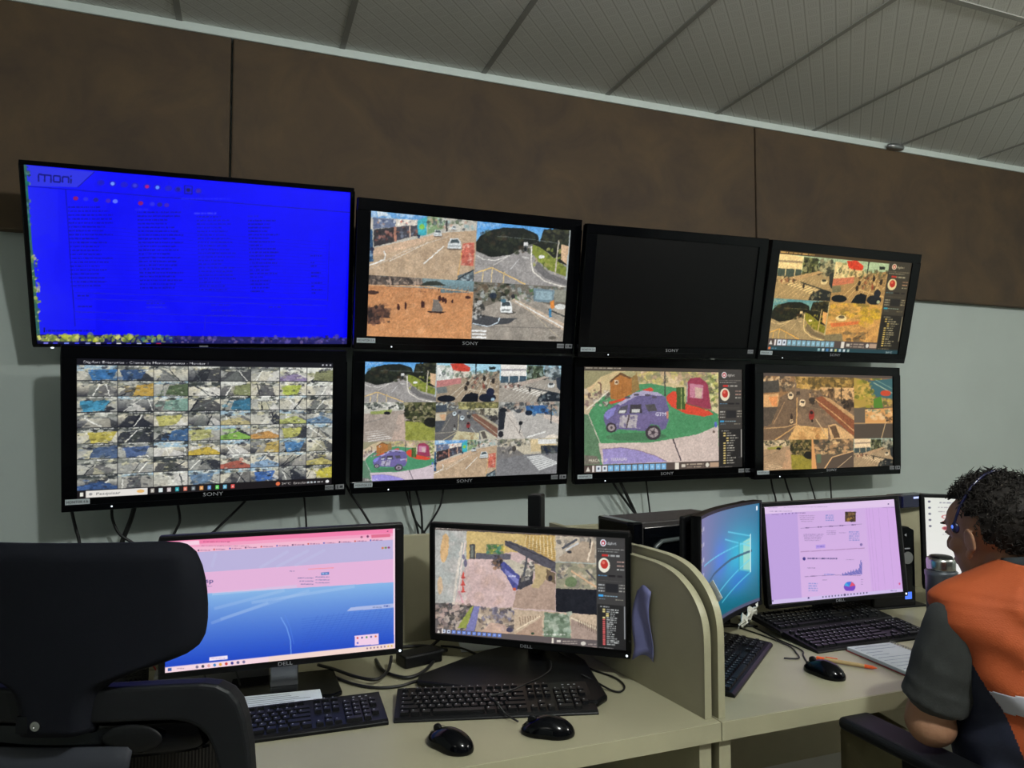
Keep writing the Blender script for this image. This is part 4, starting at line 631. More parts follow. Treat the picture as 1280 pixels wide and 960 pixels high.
def screen_part(name, can, w, h, parent, y=-.001, bend=0, label=None):
    """flat (or gently bent) lit panel: x in [-w/2,w/2], z in [-h/2,h/2]; one colour per point"""
    img = can.down(); H, W = img.shape[:2]
    xs = (np.arange(W)/(W-1)-.5)*w; zs = (.5-np.arange(H)/(H-1))*h
    X, Z = np.meshgrid(xs, zs); Yy = np.full(X.shape, y)
    if bend: Yy = y+bend*(1-(2*X/w)**2)
    co_ = np.stack([X, Yy, Z], -1).reshape(-1, 3)
    idx = np.arange(H*W).reshape(H, W)
    q = np.stack([idx[1:, :-1], idx[1:, 1:], idx[:-1, 1:], idx[:-1, :-1]], -1).reshape(-1, 4)
    me = bpy.data.meshes.new(name); me.vertices.add(len(co_)); me.vertices.foreach_set('co', co_.ravel())
    me.loops.add(q.size); me.loops.foreach_set('vertex_index', q.ravel().astype(np.int32))
    me.polygons.add(len(q)); me.polygons.foreach_set('loop_start', np.arange(0, q.size, 4, dtype=np.int32))
    me.update(calc_edges=True); me.validate()
    lin = np.where(img <= .04045, img/12.92, ((img+.055)/1.055)**2.4)
    ca = me.color_attributes.new('picture', 'FLOAT_COLOR', 'POINT')
    ca.data.foreach_set('color', np.concatenate([lin.reshape(-1, 3), np.ones((H*W, 1))], 1).ravel().astype(np.float32))
    me.materials.append(M['screen'])
    o = bpy.data.objects.new(name, me); COL.objects.link(o); o.parent = parent
    if label: o['label'] = label
    return o
# ================================================================ room
WY = 3.2; CZ = 3.01
X0, X1, Y0 = -2.6, 5.6, -3.2
def wall_mat():
    return mat('painted_wall', (186, 196, 192), .8, noise=.03, scale=3, bump=.15, bscale=120)
M['wall'] = wall_mat()
def suede():
    m = mat('brown_suede_cloth', (98, 76, 52), .8); nt = m.node_tree; b = nt.nodes['Principled BSDF']
    tc = nt.nodes.new('ShaderNodeTexCoord'); n = nt.nodes.new('ShaderNodeTexNoise'); n.inputs['Scale'].default_value = 3.2; n.inputs['Detail'].default_value = 8; n.inputs['Roughness'].default_value = .65; n.inputs['Distortion'].default_value = .6
    r = nt.nodes.new('ShaderNodeValToRGB'); e = r.color_ramp.elements
    e[0].position = .32; e[0].color = (*hexc(66, 53, 42), 1); e[1].position = .72; e[1].color = (*hexc(90, 72, 50), 1)
    nt.links.new(tc.outputs['Object'], n.inputs['Vector']); nt.links.new(n.outputs['Fac'], r.inputs['Fac']); nt.links.new(r.outputs['Color'], b.inputs['Base Color'])
    return m
M['suede'] = suede()
def ceiling_mat():
    m = bpy.data.materials.new('embossed_ceiling_tile'); m.use_nodes = True; nt = m.node_tree; b = nt.nodes['Principled BSDF']; N = nt.nodes.new; L = nt.links.new
    b.inputs['Roughness'].default_value = .75
    tc = N('ShaderNodeTexCoord'); sp = N('ShaderNodeSeparateXYZ'); L(tc.outputs['Object'], sp.inputs[0])
    def math_(op, a, c=None, d=None):
        n = N('ShaderNodeMath'); n.operation = op
        for i, v in enumerate((a, c, d)):
            if v is None: continue
            if isinstance(v, (int, float)): n.inputs[i].default_value = v
            else: L(v, n.inputs[i])
        return n.outputs[0]
    P = .056; sx_ = math_('MULTIPLY', math_('SUBTRACT', sp.outputs[0], sp.outputs[1]), .70711); sy_ = math_('MULTIPLY', math_('ADD', sp.outputs[0], sp.outputs[1]), .70711)
    ux = math_('FRACT', math_('DIVIDE', math_('ADD', sx_, 20.27), P))
    uy = math_('FRACT', math_('DIVIDE', math_('ADD', sy_, 20.), P))
    dx = math_('ABSOLUTE', math_('SUBTRACT', ux, .5)); dy = math_('ABSOLUTE', math_('SUBTRACT', uy, .5))
    groove = math_('GREATER_THAN', dx, .45)                               # long grooves between embossed strips
    groove2 = math_('MULTIPLY', math_('GREATER_THAN', dx, .40), math_('LESS_THAN', dx, .43))
    key = math_('FRACT', math_('MULTIPLY', math_('MAXIMUM', dx, dy), 7.))   # nested square key pattern
    ring = math_('MULTIPLY', math_('GREATER_THAN', key, .5), math_('LESS_THAN', math_('MAXIMUM', dx, math_('MULTIPLY', dy, .9)), .37))
    h = math_('SUBTRACT', math_('MULTIPLY', ring, .45), math_('ADD', groove, math_('MULTIPLY', groove2, .6)))
    nz = N('ShaderNodeTexNoise'); nz.inputs['Scale'].default_value = 60; L(tc.outputs['Object'], nz.inputs['Vector'])
    h2 = math_('ADD', h, math_('MULTIPLY', nz.outputs['Fac'], .35))
    bp = N('ShaderNodeBump'); bp.inputs['Strength'].default_value = .5; bp.inputs['Distance'].default_value = .0022; L(h2, bp.inputs['Height']); L(bp.outputs['Normal'], b.inputs['Normal'])
    mx = N('ShaderNodeMix'); mx.data_type = 'RGBA'; mx.inputs[6].default_value = (*hexc(218, 219, 216), 1); mx.inputs[7].default_value = (*hexc(186, 186, 182), 1)
    L(math_('MINIMUM', math_('ADD', groove, math_('MULTIPLY', ring, .5)), 1.), mx.inputs[0]); L(mx.outputs[2], b.inputs['Base Color'])
    return m
M['ceil'] = ceiling_mat(); M['grid'] = mat('ceiling_grid', (150, 150, 146), .6); M['whitetrim'] = mat('white_trim', (206, 216, 212), .5)
M['floor'] = mat('dark_vinyl_floor', (150, 145, 132), .5, noise=.08, scale=5)
mb = MB().bx(X0, X1, WY, WY+.12, 0, CZ+.1); struct(mb.build('wall_back', M['wall']))
mb = MB().bx(X0-.12, X0, Y0, WY+.12, 0, CZ+.1); struct(mb.build('wall_left', M['wall']))
mb = MB().bx(X1, X1+.12, Y0, WY+.12, 0, CZ+.1); struct(mb.build('wall_right', M['wall']))
mb = MB().bx(X0-.12, X1+.12, Y0-.12, Y0, 0, CZ+.1); struct(mb.build('wall_front', mat('dark_grey_wall', (84, 84, 84), .8)))
mb = MB().bx(X0-.12, X1+.12, Y0, WY+.12, -.1, 0); struct(mb.build('floor', M['floor']))
mb = MB().bx(X0-.12, X1+.12, Y0, WY+.12, CZ, CZ+.1); struct(mb.build('ceiling', M['ceil']))
mb = MB().bx(X0, X1, WY-.012, WY, 0, .08); struct(mb.build('baseboard_back', M['edge']))
mb = MB()
xs = [.377-.648*4+.648*k for k in range(13)]
for x in xs: mb.bx(x-.012, x+.012, Y0, WY, CZ-.004, CZ+.001)
for y in (-.64, .66, 1.955): mb.bx(X0, X1, y-.012, y+.012, CZ-.0045, CZ+.001)
struct(mb.build('trim_1', M['grid']))
mb = MB().bx(X0, X1, WY-.055, WY, CZ-.036, CZ); struct(mb.build('trim_2', M['whitetrim'], bevel=.004))
# brown cloth panels
seams = [X0, -.07, 2.573, X1]
for k, lab in enumerate(('brown suede wall panel above the blue screen, at the left', 'brown suede wall panel in the middle, above the street-camera screens', 'brown suede wall panel at the right, above the bare grey wall')):
    mb = MB().bx(seams[k]+(.004 if k else 0), seams[k+1]-.004, WY-.05, WY-.0015, 2.10, CZ-.036)
    o = mb.build('acoustic_panel', M['suede'], bevel=.006); tag(o, lab, 'wall panel', 'brown suede wall panels under the ceiling')
mb = MB().lathe([(.0, 0), (.045, 0), (.05, .012), (.045, .022), (0, .024)], (0, 0, 0), 24)
o = mb.build('trim_clip', M['silver'], smooth=True, loc=(3.555, WY-.075, CZ-.038)); tag(o, 'small round grey clip under the white ceiling trim', 'sensor')  # small clip on the trim, modelled as a round disc
o.scale = (1.3, .6, 1)
# ceiling lamps, behind the photographer
for (x, y, w) in ((.95, -.30, .62), (-1.5, -.6, .95), (3.7, -.2, .95)):
    r = empty('ceiling_luminaire', (x, y, CZ-.06)); tag(r, {.95: 'small white ceiling lamp above the photographer', -1.5: 'long white ceiling lamp at the left of the room', 3.7: 'long white ceiling lamp at the right of the room'}[x], 'lamp', 'ceiling lamps')
    MB().bx(-w/2, w/2, -.17, .17, .0, .058).build('housing', M['whitetrim'], r, bevel=.006)
    MB().bx(-w/2+.03, w/2-.03, -.14, .14, -.006, -.0005).build('diffuser', emit_mat('lamp_diffuser', (255, 250, 240), 3), r)

# ================================================================ televisions
def font_label(name, s, h, loc, parent, m): return text_part(name, s, h, loc, parent, m)
def television(pos, rot, w, h, bez, can, label, kind='sony', bottom='MONITOR', badges=2):
    """local frame: screen centre at origin, x right, z up, front faces -y"""
    l, r, t, b = bez
    root = empty('television', pos, [math.radians(a) for a in (rot[1], rot[2], rot[0])]); root.rotation_mode = 'YXZ'
    # R = Rz(yaw) Rx(tilt) Ry(roll)
    c, q = math.cos, math.sin; ya, ti, ro = [math.radians(a) for a in rot]
    Rm = Matrix.Rotation(ya, 3, 'Z') @ Matrix.Rotation(ti, 3, 'X') @ Matrix.Rotation(ro, 3, 'Y')
    root.rotation_mode = 'XYZ'; root.rotation_euler = Rm.to_euler('XYZ')
    tag(root, label, 'television')
    x0, x1, z0, z1 = -w/2, w/2, -h/2, h/2; X0_, X1_, Z0_, Z1_ = x0-l, x1+r, z0-b, z1+t
    mb = MB(); thin = kind == 'thin'; d = .012 if thin else .030
    for (a, bb, cc, dd) in ((X0_, X1_, z1, Z1_), (X0_, X1_, Z0_, z0), (X0_, x0, z0, z1), (x1, X1_, z0, z1)):
        mb.bx(a, bb, -.006, d, cc, dd)
    f = mb.build('bezel', M['gloss'], root, bevel=.0025)
    mb = MB()
    if thin:
        mb.bx(X0_+.004, X1_-.004, d-.001, .03, Z0_+.004, Z1_-.004); mb.bx(X0_+.25, X1_-.25, .03, .055, Z0_+.02, Z0_+.35)
    else:
        mb.bx(X0_+.004, X1_-.004, d-.001, .050, Z0_+.004, Z1_-.004); mb.prism([(X0_+.09, Z0_+.05), (X1_-.09, Z0_+.05), (X1_-.16, Z1_-.08), (X0_+.16, Z1_-.08)], 'y', .05, .085)
    mb.build('rear_case', M['case'], root, bevel=.004)
    if can is None:
        o = MB().bx(x0, x1, 0, .006, z0, z1).build('screen', mat('dark_screen_glass', (6, 6, 8), .3, spec=.2), root); o['label'] = 'switched-off matt black screen'
    else: screen_part('screen', can, w, h, root, y=0.0)
    if thin:
        MB().bx(-.016, .016, -.0075, -.006, Z0_+.002, Z0_+.007).build('maker_badge', M['logo'], root)
        MB().ell((X0_+.06, -.004, Z0_-.002), (.006, .005, .003)).build('sensor', M['whiteled'], root)
    else:
        mb = MB().bx(X0_+.01, X1_-.01, -.0068, -.0055, Z0_+.022, Z0_+.0235); mb.build('trim_line', M['matte'], root)
        text_part('maker_logo', 'SONY', .014, (0, -.0065, Z0_+.029), root, M['logo'], stretch=1.35)
        tg = MB().bx(X0_+.012, X0_+.087, -.0075, -.006, Z0_+.026, Z0_+.045).build('name_sticker', M['tag'], root)
        text_part('sticker_text', bottom, .0085, (X0_+.0495, -.0078, Z0_+.0315), tg, M['ink'], stretch=.85)
        for k in range(badges):
            xa = X1_-.082+k*.042 if badges == 2 else X1_-.050
            bd = MB().bx(xa, xa+.034, -.0075, -.006, Z0_+.026, Z0_+.045).build('badge_sticker', M['badge'], root)
            if k == 0: text_part('badge_text', 'HDMI', .009, (xa+.017, -.0078, Z0_+.031), bd, M['ink'], stretch=1.0)
            else:
                mm = MB().bx(xa+.006, xa+.010, -.0082, -.0074, Z0_+.029, Z0_+.042); mm.bx(xa+.017, xa+.029, -.0082, -.0074, Z0_+.031, Z0_+.040)
                mm.build('badge_symbol', M['ink'], bd)
        MB().ell((X0_+.155, -.0065, Z0_+.012), (.003, .002, .003)).build('power_light', M['whiteled'], root)
    # wall bracket: plate fixed behind, reaching the wall
    Ri = Rm.inverted(); yb = (WY-.004)-pos[1]
    back = .055 if thin else .085
    for sx in (-.16, .16):
        v0 = Vector((sx, back-.005, -.02)); L_ = max(.01, yb-(Rm @ v0).y)
        mb = MB().tube([v0, v0+Ri @ Vector((0, L_, 0))], .012, 8); mb.bx(sx-.015, sx+.015, back-.006, back+.006, -.13, .13)
        mb.build('wall_bracket', M['silver'], root)
    return root
TVS = [
 ((-.159, 2.972, 1.986), (2.9, 16.4, -2.2), 1.107, .623, (.014, .015, .016, .012), art_blue, 'television with a saturated blue screen, thin black frame, upper row at the left', 'thin', '', 0),
 ((.904, 2.912, 1.981), (2.0, 11.2, -.7), .885, .498, (.053, .052, .048, .053), art_quad4, 'television split into four camera pictures, an orange sandy beach lower left', 'sony', 'MONITOR 3 A', 2),
 ((1.898, 2.892, 1.977), (1.3, 13.0, -1.3), .885, .499, (.053, .051, .042, .05), None, 'switched-off black television in the upper row', 'sony', 'MONITOR 2 A', 1),
 ((2.923, 2.923, 1.989), (.3, 12.8, -.3), .885, .498, (.054, .057, .048, .05), art_tv4, 'rightmost upper television, four yellowish street pictures above a teal taskbar', 'sony', 'MONITOR 1 A', 0),
 ((-.107, 2.955, 1.369), (4.9, 4.8, -1.0), .887, .495, (.048, .055, .047, .046), art_mosaic, 'television with a grid of sixty-four small camera pictures, below the blue screen', 'sony', 'MONITOR 4 A', 2),
 ((.906, 3.014, 1.386), (.9, 7.5, -.5), .884, .499, (.047, .053, .042, .049), art_nine, 'television split into nine camera pictures, three by three', 'sony', 'MONITOR 3 B', 2),
 ((1.938, 3.055, 1.394), (-1.0, 1.7, -.5), .884, .499, (.048, .055, .044, .052), art_plaza, 'television showing a purple patrol car on a green play area', 'sony', 'MONITOR 2 B', 2),
 ((2.92, 3.012, 1.381), (.7, 1.4, -.2), .885, .498, (.055, .051, .045, .044), art_tv8, 'television showing a warm-toned avenue with traffic, right end of the lower row', 'sony', 'MONITOR 1 B', 2),
]
for (p, r, w, h, bz, art, lab, kind, st, nb) in TVS:
    television(p, r, w, h, bz, art() if art else None, lab, kind, st, nb)
def cable(label, pts, r=.004, cat='cable', group=None, m=None, name='cable'):
    mb = MB().tube(smoothpath(pts, 7), r, 7); o = mb.build(name, m or M['cable'], smooth=True)
    tag(o, label, cat, group); return o

# ================================================================ desks
DZ = .75; DF = 1.322; BK = 2.096
def desk(xa, xb, label, legs, modx, mody):
    r = empty('desk', ((xa+xb)/2, (DF+BK)/2, 0)); ox, oy = -(xa+xb)/2, -(DF+BK)/2
    tag(r, label, 'desk')
    MB().bx(xa+ox, xb+ox, DF+.001+oy, BK+oy, DZ-.04, DZ).build('worktop', M['desk'], r, bevel=.0015)
    MB().bx(xa+ox, xb+ox, DF-.0015+oy, DF+.0005+oy, DZ-.0395, DZ-.0005).build('front_edge_band', M['edge'], r)
    for x in legs: MB().bx(x-.015+ox, x+.015+ox, DF+.012+oy, BK-.05+oy, 0, DZ-.04).build('leg', M['edge'], r, bevel=.001)
    MB().bx(modx[0]+ox, modx[1]+ox, mody-.009+oy, mody+.009+oy, .25, DZ-.04).build('modesty_panel', M['panel'], r, bevel=.001)
    MB().bx(xa+ox, xb+ox, BK+oy, BK+.018+oy, .3, 1.054).build('back_screen', M['panel'], r, bevel=.001)
    MB().bx(xa+ox, xb+ox, BK-.001+oy, BK+.019+oy, 1.054, 1.057).build('screen_edge_band', M['edge'], r)
    return r
dl = desk(-1.5, .966, 'beige desk on the left with two monitors and two keyboards', (-1.45, .935), (-1.43, .76), 1.75)
dr = desk(.968, 3.6, 'beige desk on the right where the man in the orange vest sits', (.985, 3.55), (1.001, 3.53), 2.0)
MB().bx(.76-(-.267), .80-(-.267), .05, .09, .0, DZ-.04).build('support_post', M['edge'], dl)
# two curved-top dividing screens, side by side, slightly turned
prof = [(0, DZ), (0, .90), (.002, .935), (.010, .965), (.025, .99), (.046, 1.012), (.07, 1.028), (.10, 1.042), (.14, 1.051), (.19, 1.055), (.30, 1.056), (.745, 1.056), (.745, DZ)]
_p = smoothpath([(a, b, 0) for a, b in prof[1:11]], 4); prof = [prof[0]]+[(v[0], v[1]) for v in _p]+prof[11:]
DANG = math.radians(6)
def divider(x, y, hs, label, par=None):
    r = empty('divider_screen', (x, y, DZ+.0005), (0, 0, DANG)); tag(r, label, 'divider', 'curved divider screens between the desks')
    P = [(s*hs[0], DZ+(z-DZ)*hs[1]-DZ) for s, z in prof]
    MB().prism(P, 'x', -.0085, .0085).build('board', M['panel'], r)
    n = len(P); band = MB(); e = .0012
    for i in range(n-3):
        (a, b), (c, d) = P[i], P[i+1]; nx, ny = (d-b), -(c-a); L = math.hypot(nx, ny) or 1; nx, ny = -nx/L*e, -ny/L*e
        band.add([(sx*.0092, s_, z_) for sx in (-1, 1) for (s_, z_) in ((a, b), (c, d), (c+nx, d+ny), (a+nx, b+ny))], [(0, 1, 2, 3), (7, 6, 5, 4), (0, 4, 5, 1), (1, 5, 6, 2), (2, 6, 7, 3), (3, 7, 4, 0)])
    band.build('edge_band', M['edge'], r, bevel=0)
    return r
divider(.951, 1.346, (1, 1), 'curved-top beige divider screen on the left desk, left of the pair')
divider(.980, 1.338, (1, 1.058), 'curved-top beige divider screen on the right desk, right of the pair')
o = MB()
pp = []
for i in range(9):
    for j in range(11):
        u = i/8.; v = j/10.; pp.append((.06*v*0-.006-.010*math.sin(v*3)*u-.012*u*(v > .8)*(v-.8)*5-.004*math.sin(u*5+v*4), .06*u+.006*math.sin(v*6), -.165*v+.012*math.sin(u*4)))
o.add(pp, [(i*11+j, i*11+j+1, (i+1)*11+j+1, (i+1)*11+j) for i in range(8) for j in range(10)])
th = o.build('paper_sheet', M['blueplastic'], smooth=True, loc=(.922, 1.518, .985), rot=(0, 0, DANG)); s = th.modifiers.new('t', 'SOLIDIFY'); s.thickness = .0008
tag(th, 'bluish sheet of paper hanging on the divider behind the middle monitor', 'paper')
o = MB().box((0, 0, 0), (.0012, .03, .045)).build('taped_note', M['paper'], loc=(.992, 1.375, 1.01), rot=(math.radians(-42), 0, DANG)); tag(o, 'small white note stuck to the curved edge of the right divider screen', 'note')

# ================================================================ monitors
def monitor(pos, rot, w, h, bez, can, label, stand, logo='DELL', bend=0, led=True, glossy=False, fr='matte'):
    c, q = math.cos, math.sin; ya, ti, ro = [math.radians(a) for a in rot]
    root = empty('monitor', (pos[0], pos[1], DZ), (0, 0, ya)); tag(root, label, 'monitor')
    Rm = Matrix.Rotation(ti, 3, 'X') @ Matrix.Rotation(ro, 3, 'Y'); zc = pos[2]-DZ
    head = empty('display_head', (0, 0, zc), Rm.to_euler('XYZ')); head.parent = root
    l, r, t, b = bez; x0, x1, z0, z1 = -w/2, w/2, -h/2, h/2
    mb = MB()
    def yb(x): return bend*(1-(2*x/w)**2) if bend else 0
    if bend:
        N = 14; X = np.linspace(x0-l, x1+r, N+1)
        for i in range(N):
            a, bb = X[i], X[i+1]
            for (c0, c1) in ((z1, z1+t), (z0-b, z0)):
                mb.add([(xx, yb(xx)+dy, zz) for xx in (a, bb) for dy in (-.004, .02) for zz in (c0, c1)], [(0, 1, 3, 2), (4, 6, 7, 5), (0, 4, 5, 1), (2, 3, 7, 6), (0, 2, 6, 4), (1, 5, 7, 3)])
            mb.add([(xx, yb(xx)+dy, zz) for xx in (a, bb) for dy in (.004, .022) for zz in (z0-b, z1+t)], [(0, 1, 3, 2), (4, 6, 7, 5), (0, 4, 5, 1), (2, 3, 7, 6), (0, 2, 6, 4), (1, 5, 7, 3)])
        mb.bx(x0-l, x0, -.004, .02, z0-b, z1+t); mb.bx(x1, x1+r, -.004, .02, z0-b, z1+t)
        mb.build('frame', M['matte'], head)
    else:
        for (a, bb, cc, dd) in ((x0-l, x1+r, z1, z1+t), (x0-l, x1+r, z0-b, z0), (x0-l, x0, z0, z1), (x1, x1+r, z0, z1)): mb.bx(a, bb, -.006, .018, cc, dd)
        mb.build('frame', M[fr], head, bevel=.003)
    mb = MB().bx(x0-l+.004, x1+r-.004, .0185+bend, .032+bend, z0-b+.004, z1+t-.004); mb.prism([(x0+.04, z0+.02), (x1-.04, z0+.02), (x1-.1, z1-.03), (x0+.1, z1-.03)], 'y', .032+bend, .05+bend)
    mb.build('rear_case', M['case'], head, bevel=.004)
    screen_part('screen', can, w, h, head, y=0.0, bend=bend)
    if logo: text_part('maker_logo', logo, .008, (0, -.0066, z0-b+.004), head, M['logo'], stretch=1.3)
    if led: MB().ell((x1+r-.008, -.0065, z0-b+.008), (.003, .0015, .003)).build('power_button', M['whiteled'], head)
    stand(root, zc, h, b, bend)
    return root
def stand_old(root, zc, h, b, bend):      # tall black column, wide wedge base
    MB().prism([(-.10, .03), (.10, .03), (.14, -.02), (.235, -.245), (.22, -.29), (-.22, -.29), (-.235, -.245), (-.14, -.02)], 'z', .001, .016).build('base', M['matte'], root, bevel=.006, loc=(0, .09, 0))
    MB().bx(-.0185, .0185, .075, .125, .014, .44).build('column', M['matte'], root, bevel=.004)
    MB().bx(-.05, .05, .045, .08, zc-.05, zc+.05).build('tilt_bracket', M['case'], root, bevel=.003)
def stand_silver(root, zc, h, b, bend):
    MB().prism([(-.12, .09), (.12, .09), (.13, -.07), (.11, -.085), (-.11, -.085), (-.13, -.07)], 'z', .001, .012).build('base', M['gloss'], root, bevel=.003, loc=(0, .05, 0))
    MB().bx(-.032, .032, .052, .075, .01, zc+.04).build('neck', M['silver'], root, bevel=.003)
def stand_dark(root, zc, h, b, bend):
    MB().prism([(-.12, .10), (.12, .10), (.13, -.07), (.11, -.085), (-.11, -.085), (-.13, -.07)], 'z', .001, .012).build('base', M['gloss'], root, bevel=.003, loc=(0, .06, 0))
    MB().bx(-.03, .03, .055+bend, .08+bend, .01, zc+.04).build('neck', M['matte'], root, bevel=.003)
monitor((.098, 1.779, .983), (-2.6, .8, -.6), .508, .290, (.014, .019, .012, .013), art_web(), 'monitor behind the headrest showing a pink and blue web page', stand_silver)
monitor((.697, 1.769, .961), (-36.9, 1.7, .2), .512, .284, (.013, .011, .013, .018), art_garage(), 'middle monitor showing a garage with a blue trailer, on a tall black column', stand_old)
monitor((1.27, 1.674, .997), (34.9, .5, .9), .507, .294, (.008, .008, .008, .012), art_win(), 'curved monitor with a teal desktop picture and a glowing window, beside the divider screens', stand_dark, logo='', bend=.022, led=False)
monitor((1.757, 1.806, .982), (-7.1, -4.0, -1.5), .475, .294, (.012, .014, .014, .014), art_doc(), 'monitor showing a lilac document page with a bar chart and a pie chart', stand_dark)
yw = math.radians(-34); cx, cy = 2.195+.275*math.cos(yw), 1.86+.275*math.sin(yw)
monitor((cx, cy, .977), (-34, -2, 0), .527, .296, (.011, .011, .012, .016), art_white(), 'monitor with a white page of lines, behind the head of the man', stand_dark)

# ================================================================ keyboards
def keyboard(pos, yaw, tilt, label, seed=0, w=.445, d=.145):
    root = empty('keyboard', pos, (math.radians(tilt), 0, math.radians(yaw))); tag(root, label, 'keyboard')
    MB().prism([(-d/2, .001), (-d/2, .010), (-d/2+.008, .014), (d/2-.004, .017), (d/2, .014), (d/2, .001)], 'x', -w/2, w/2).build('body', M['kbody'], root, bevel=.002)
    u = .0187; x_l = -w/2+.010; rows = [(d/2-.021, .012), (d/2-.046, .0165), (d/2-.0650, .0165), (d/2-.084, .0165), (d/2-.103, .0165), (d/2-.122, .0165)]
    lay = []
    main = [[1, .6, 1, 1, 1, 1, .4, 1, 1, 1, 1, .4, 1, 1, 1, 1], [1]*13+[2], [1.5]+[1]*12+[1.5], [1.75]+[1]*11+[2.25], [2.25]+[1]*10+[2.75], [1.25, 1.25, 1.25, 6.25, 1.25, 1.25, 1.25, 1.25]]
    skip = {0: {1, 6, 11}}
    for ri, row in enumerate(main):
        x = x_l
        for ki, k in enumerate(row):
            if ki not in skip.get(ri, ()): lay.append((x, rows[ri], k*u))
            x += k*u
    xn = x_l+15*u+.005
    for ri in (0, 1, 2):
        for k in range(3): lay.append((xn+k*u, rows[ri], u))
    lay.append((xn+u, rows[4], u))
    for k in range(3): lay.append((xn+k*u, rows[5], u))
    xp = xn+3*u+.005
    for ri in range(1, 6):
        for k in range(4):
            if k == 3 and ri in (3, 5): continue
            if ri == 5 and k == 1: continue
            lay.append((xp+k*u, rows[ri], u*(2 if ri == 5 and k == 0 else 1)))
    # about a hundred keycaps, each a part
    for n, (x, (yc, kd), kw) in enumerate(lay):
        a = x+.001; b = x+kw-.001; zt = .0205+(yc+d/2)*.02
        k = MB(); k.add([(a, yc-kd/2, .012), (b, yc-kd/2, .012), (b, yc+kd/2, .012), (a, yc+kd/2, .012), (a+.002, yc-kd/2+.0015, zt), (b-.002, yc-kd/2+.0015, zt), (b-.002, yc+kd/2-.003, zt), (a+.002, yc+kd/2-.003, zt)],
            [(3, 2, 1, 0), (4, 5, 6, 7), (0, 1, 5, 4), (1, 2, 6, 5), (2, 3, 7, 6), (3, 0, 4, 7)], M['keys'])
        kx = a+.0045; ky = yc+.001
        if kw < .05: k.add([(kx, ky, zt+.0002), (kx+.0028, ky, zt+.0002), (kx+.0028, ky+.0035, zt+.0002), (kx, ky+.0035, zt+.0002)], [(0, 1, 2, 3)], M['logo'])
        KEYS.append((k, root)) if n >= 98 else k.build('key', None, root)
    if KEYS:
        m2 = MB()
        for k, _ in KEYS:
            o0 = len(m2.v); m2.add(k.v, [], None); m2.v = m2.v
            for f, mi in zip(k.f, k.m): m2.f.append(tuple(o0+i for i in f)); m2.m.append(m2.mi(k.mats[mi]))
        o = m2.build('remaining_keys', None, root); o['kind'] = 'stuff'; KEYS.clear()
    for k in range(3): MB().box((w/2-.06+k*.014, d/2-.019, .0175), (.005, .002, .001)).build('lock_light', M['logo'], root)
    return root
KEYS = []
keyboard((.078, 1.633, DZ), -1.5, 3, 'black keyboard under the web page monitor, partly behind the office chair')
keyboard((.543, 1.573, DZ), -14.5, 5, 'black keyboard lying in front of the middle monitor, with a thin cable across it')
keyboard((1.205, 1.617, DZ), 39, 3, 'black keyboard angled beside the divider, below the curved monitor')
keyboard((1.715, 1.675, DZ), 0, 5, 'front black keyboard next to the spiral notebook')
keyboard((1.705, 1.815, DZ+.018), 1, 6, 'black keyboard propped right under the lilac document monitor, behind another keyboard')

# ================================================================ mice
def mouse(pos, yaw, label, gl=True):
    root = empty('computer_mouse', pos, (0, 0, math.radians(yaw))); tag(root, label, 'mouse')
    def fn(q, p):
        y = p.y; s = 1-.10*(y/.055); zz = max(p.z, -.004)
        if zz > 0: zz *= 1.0-.30*max(0, y/.055)**1.2+.05*min(0, y/.055)
        return Vector((p.x*s*(1-.12*math.exp(-((y-.005)/.018)**2)), y, zz))
    mb = MB().ell((0, 0, .0045), (.033, .056, .033), fn=fn, nu=28, nv=20)
    mb.build('shell', M['gloss'] if gl else M['matte'], root, smooth=True)
    MB().lathe([(.006, -.004), (.0095, -.003), (.0095, .003), (.006, .004)], (0, 0, 0), 16).build('scroll_wheel', M['case'], root, smooth=True, loc=(0, .032, .0275), rot=(0, PI/2, 0))
    MB().tube([(0, .053, .014), (0, .03, .0345), (0, .012, .0375)], .0006, 4).build('button_seam', M['matte'], root)
    return root
mouse((.392, 1.412, DZ), 32, 'black mouse nearest the office chair, left of the other mouse on the same desk')
mouse((.597, 1.398, DZ), 62, 'black mouse near the desk edge, right of the other mouse on the left desk')
mouse((1.388, 1.470, DZ), 12, 'black mouse on the right desk, next to the orange-tipped pen')
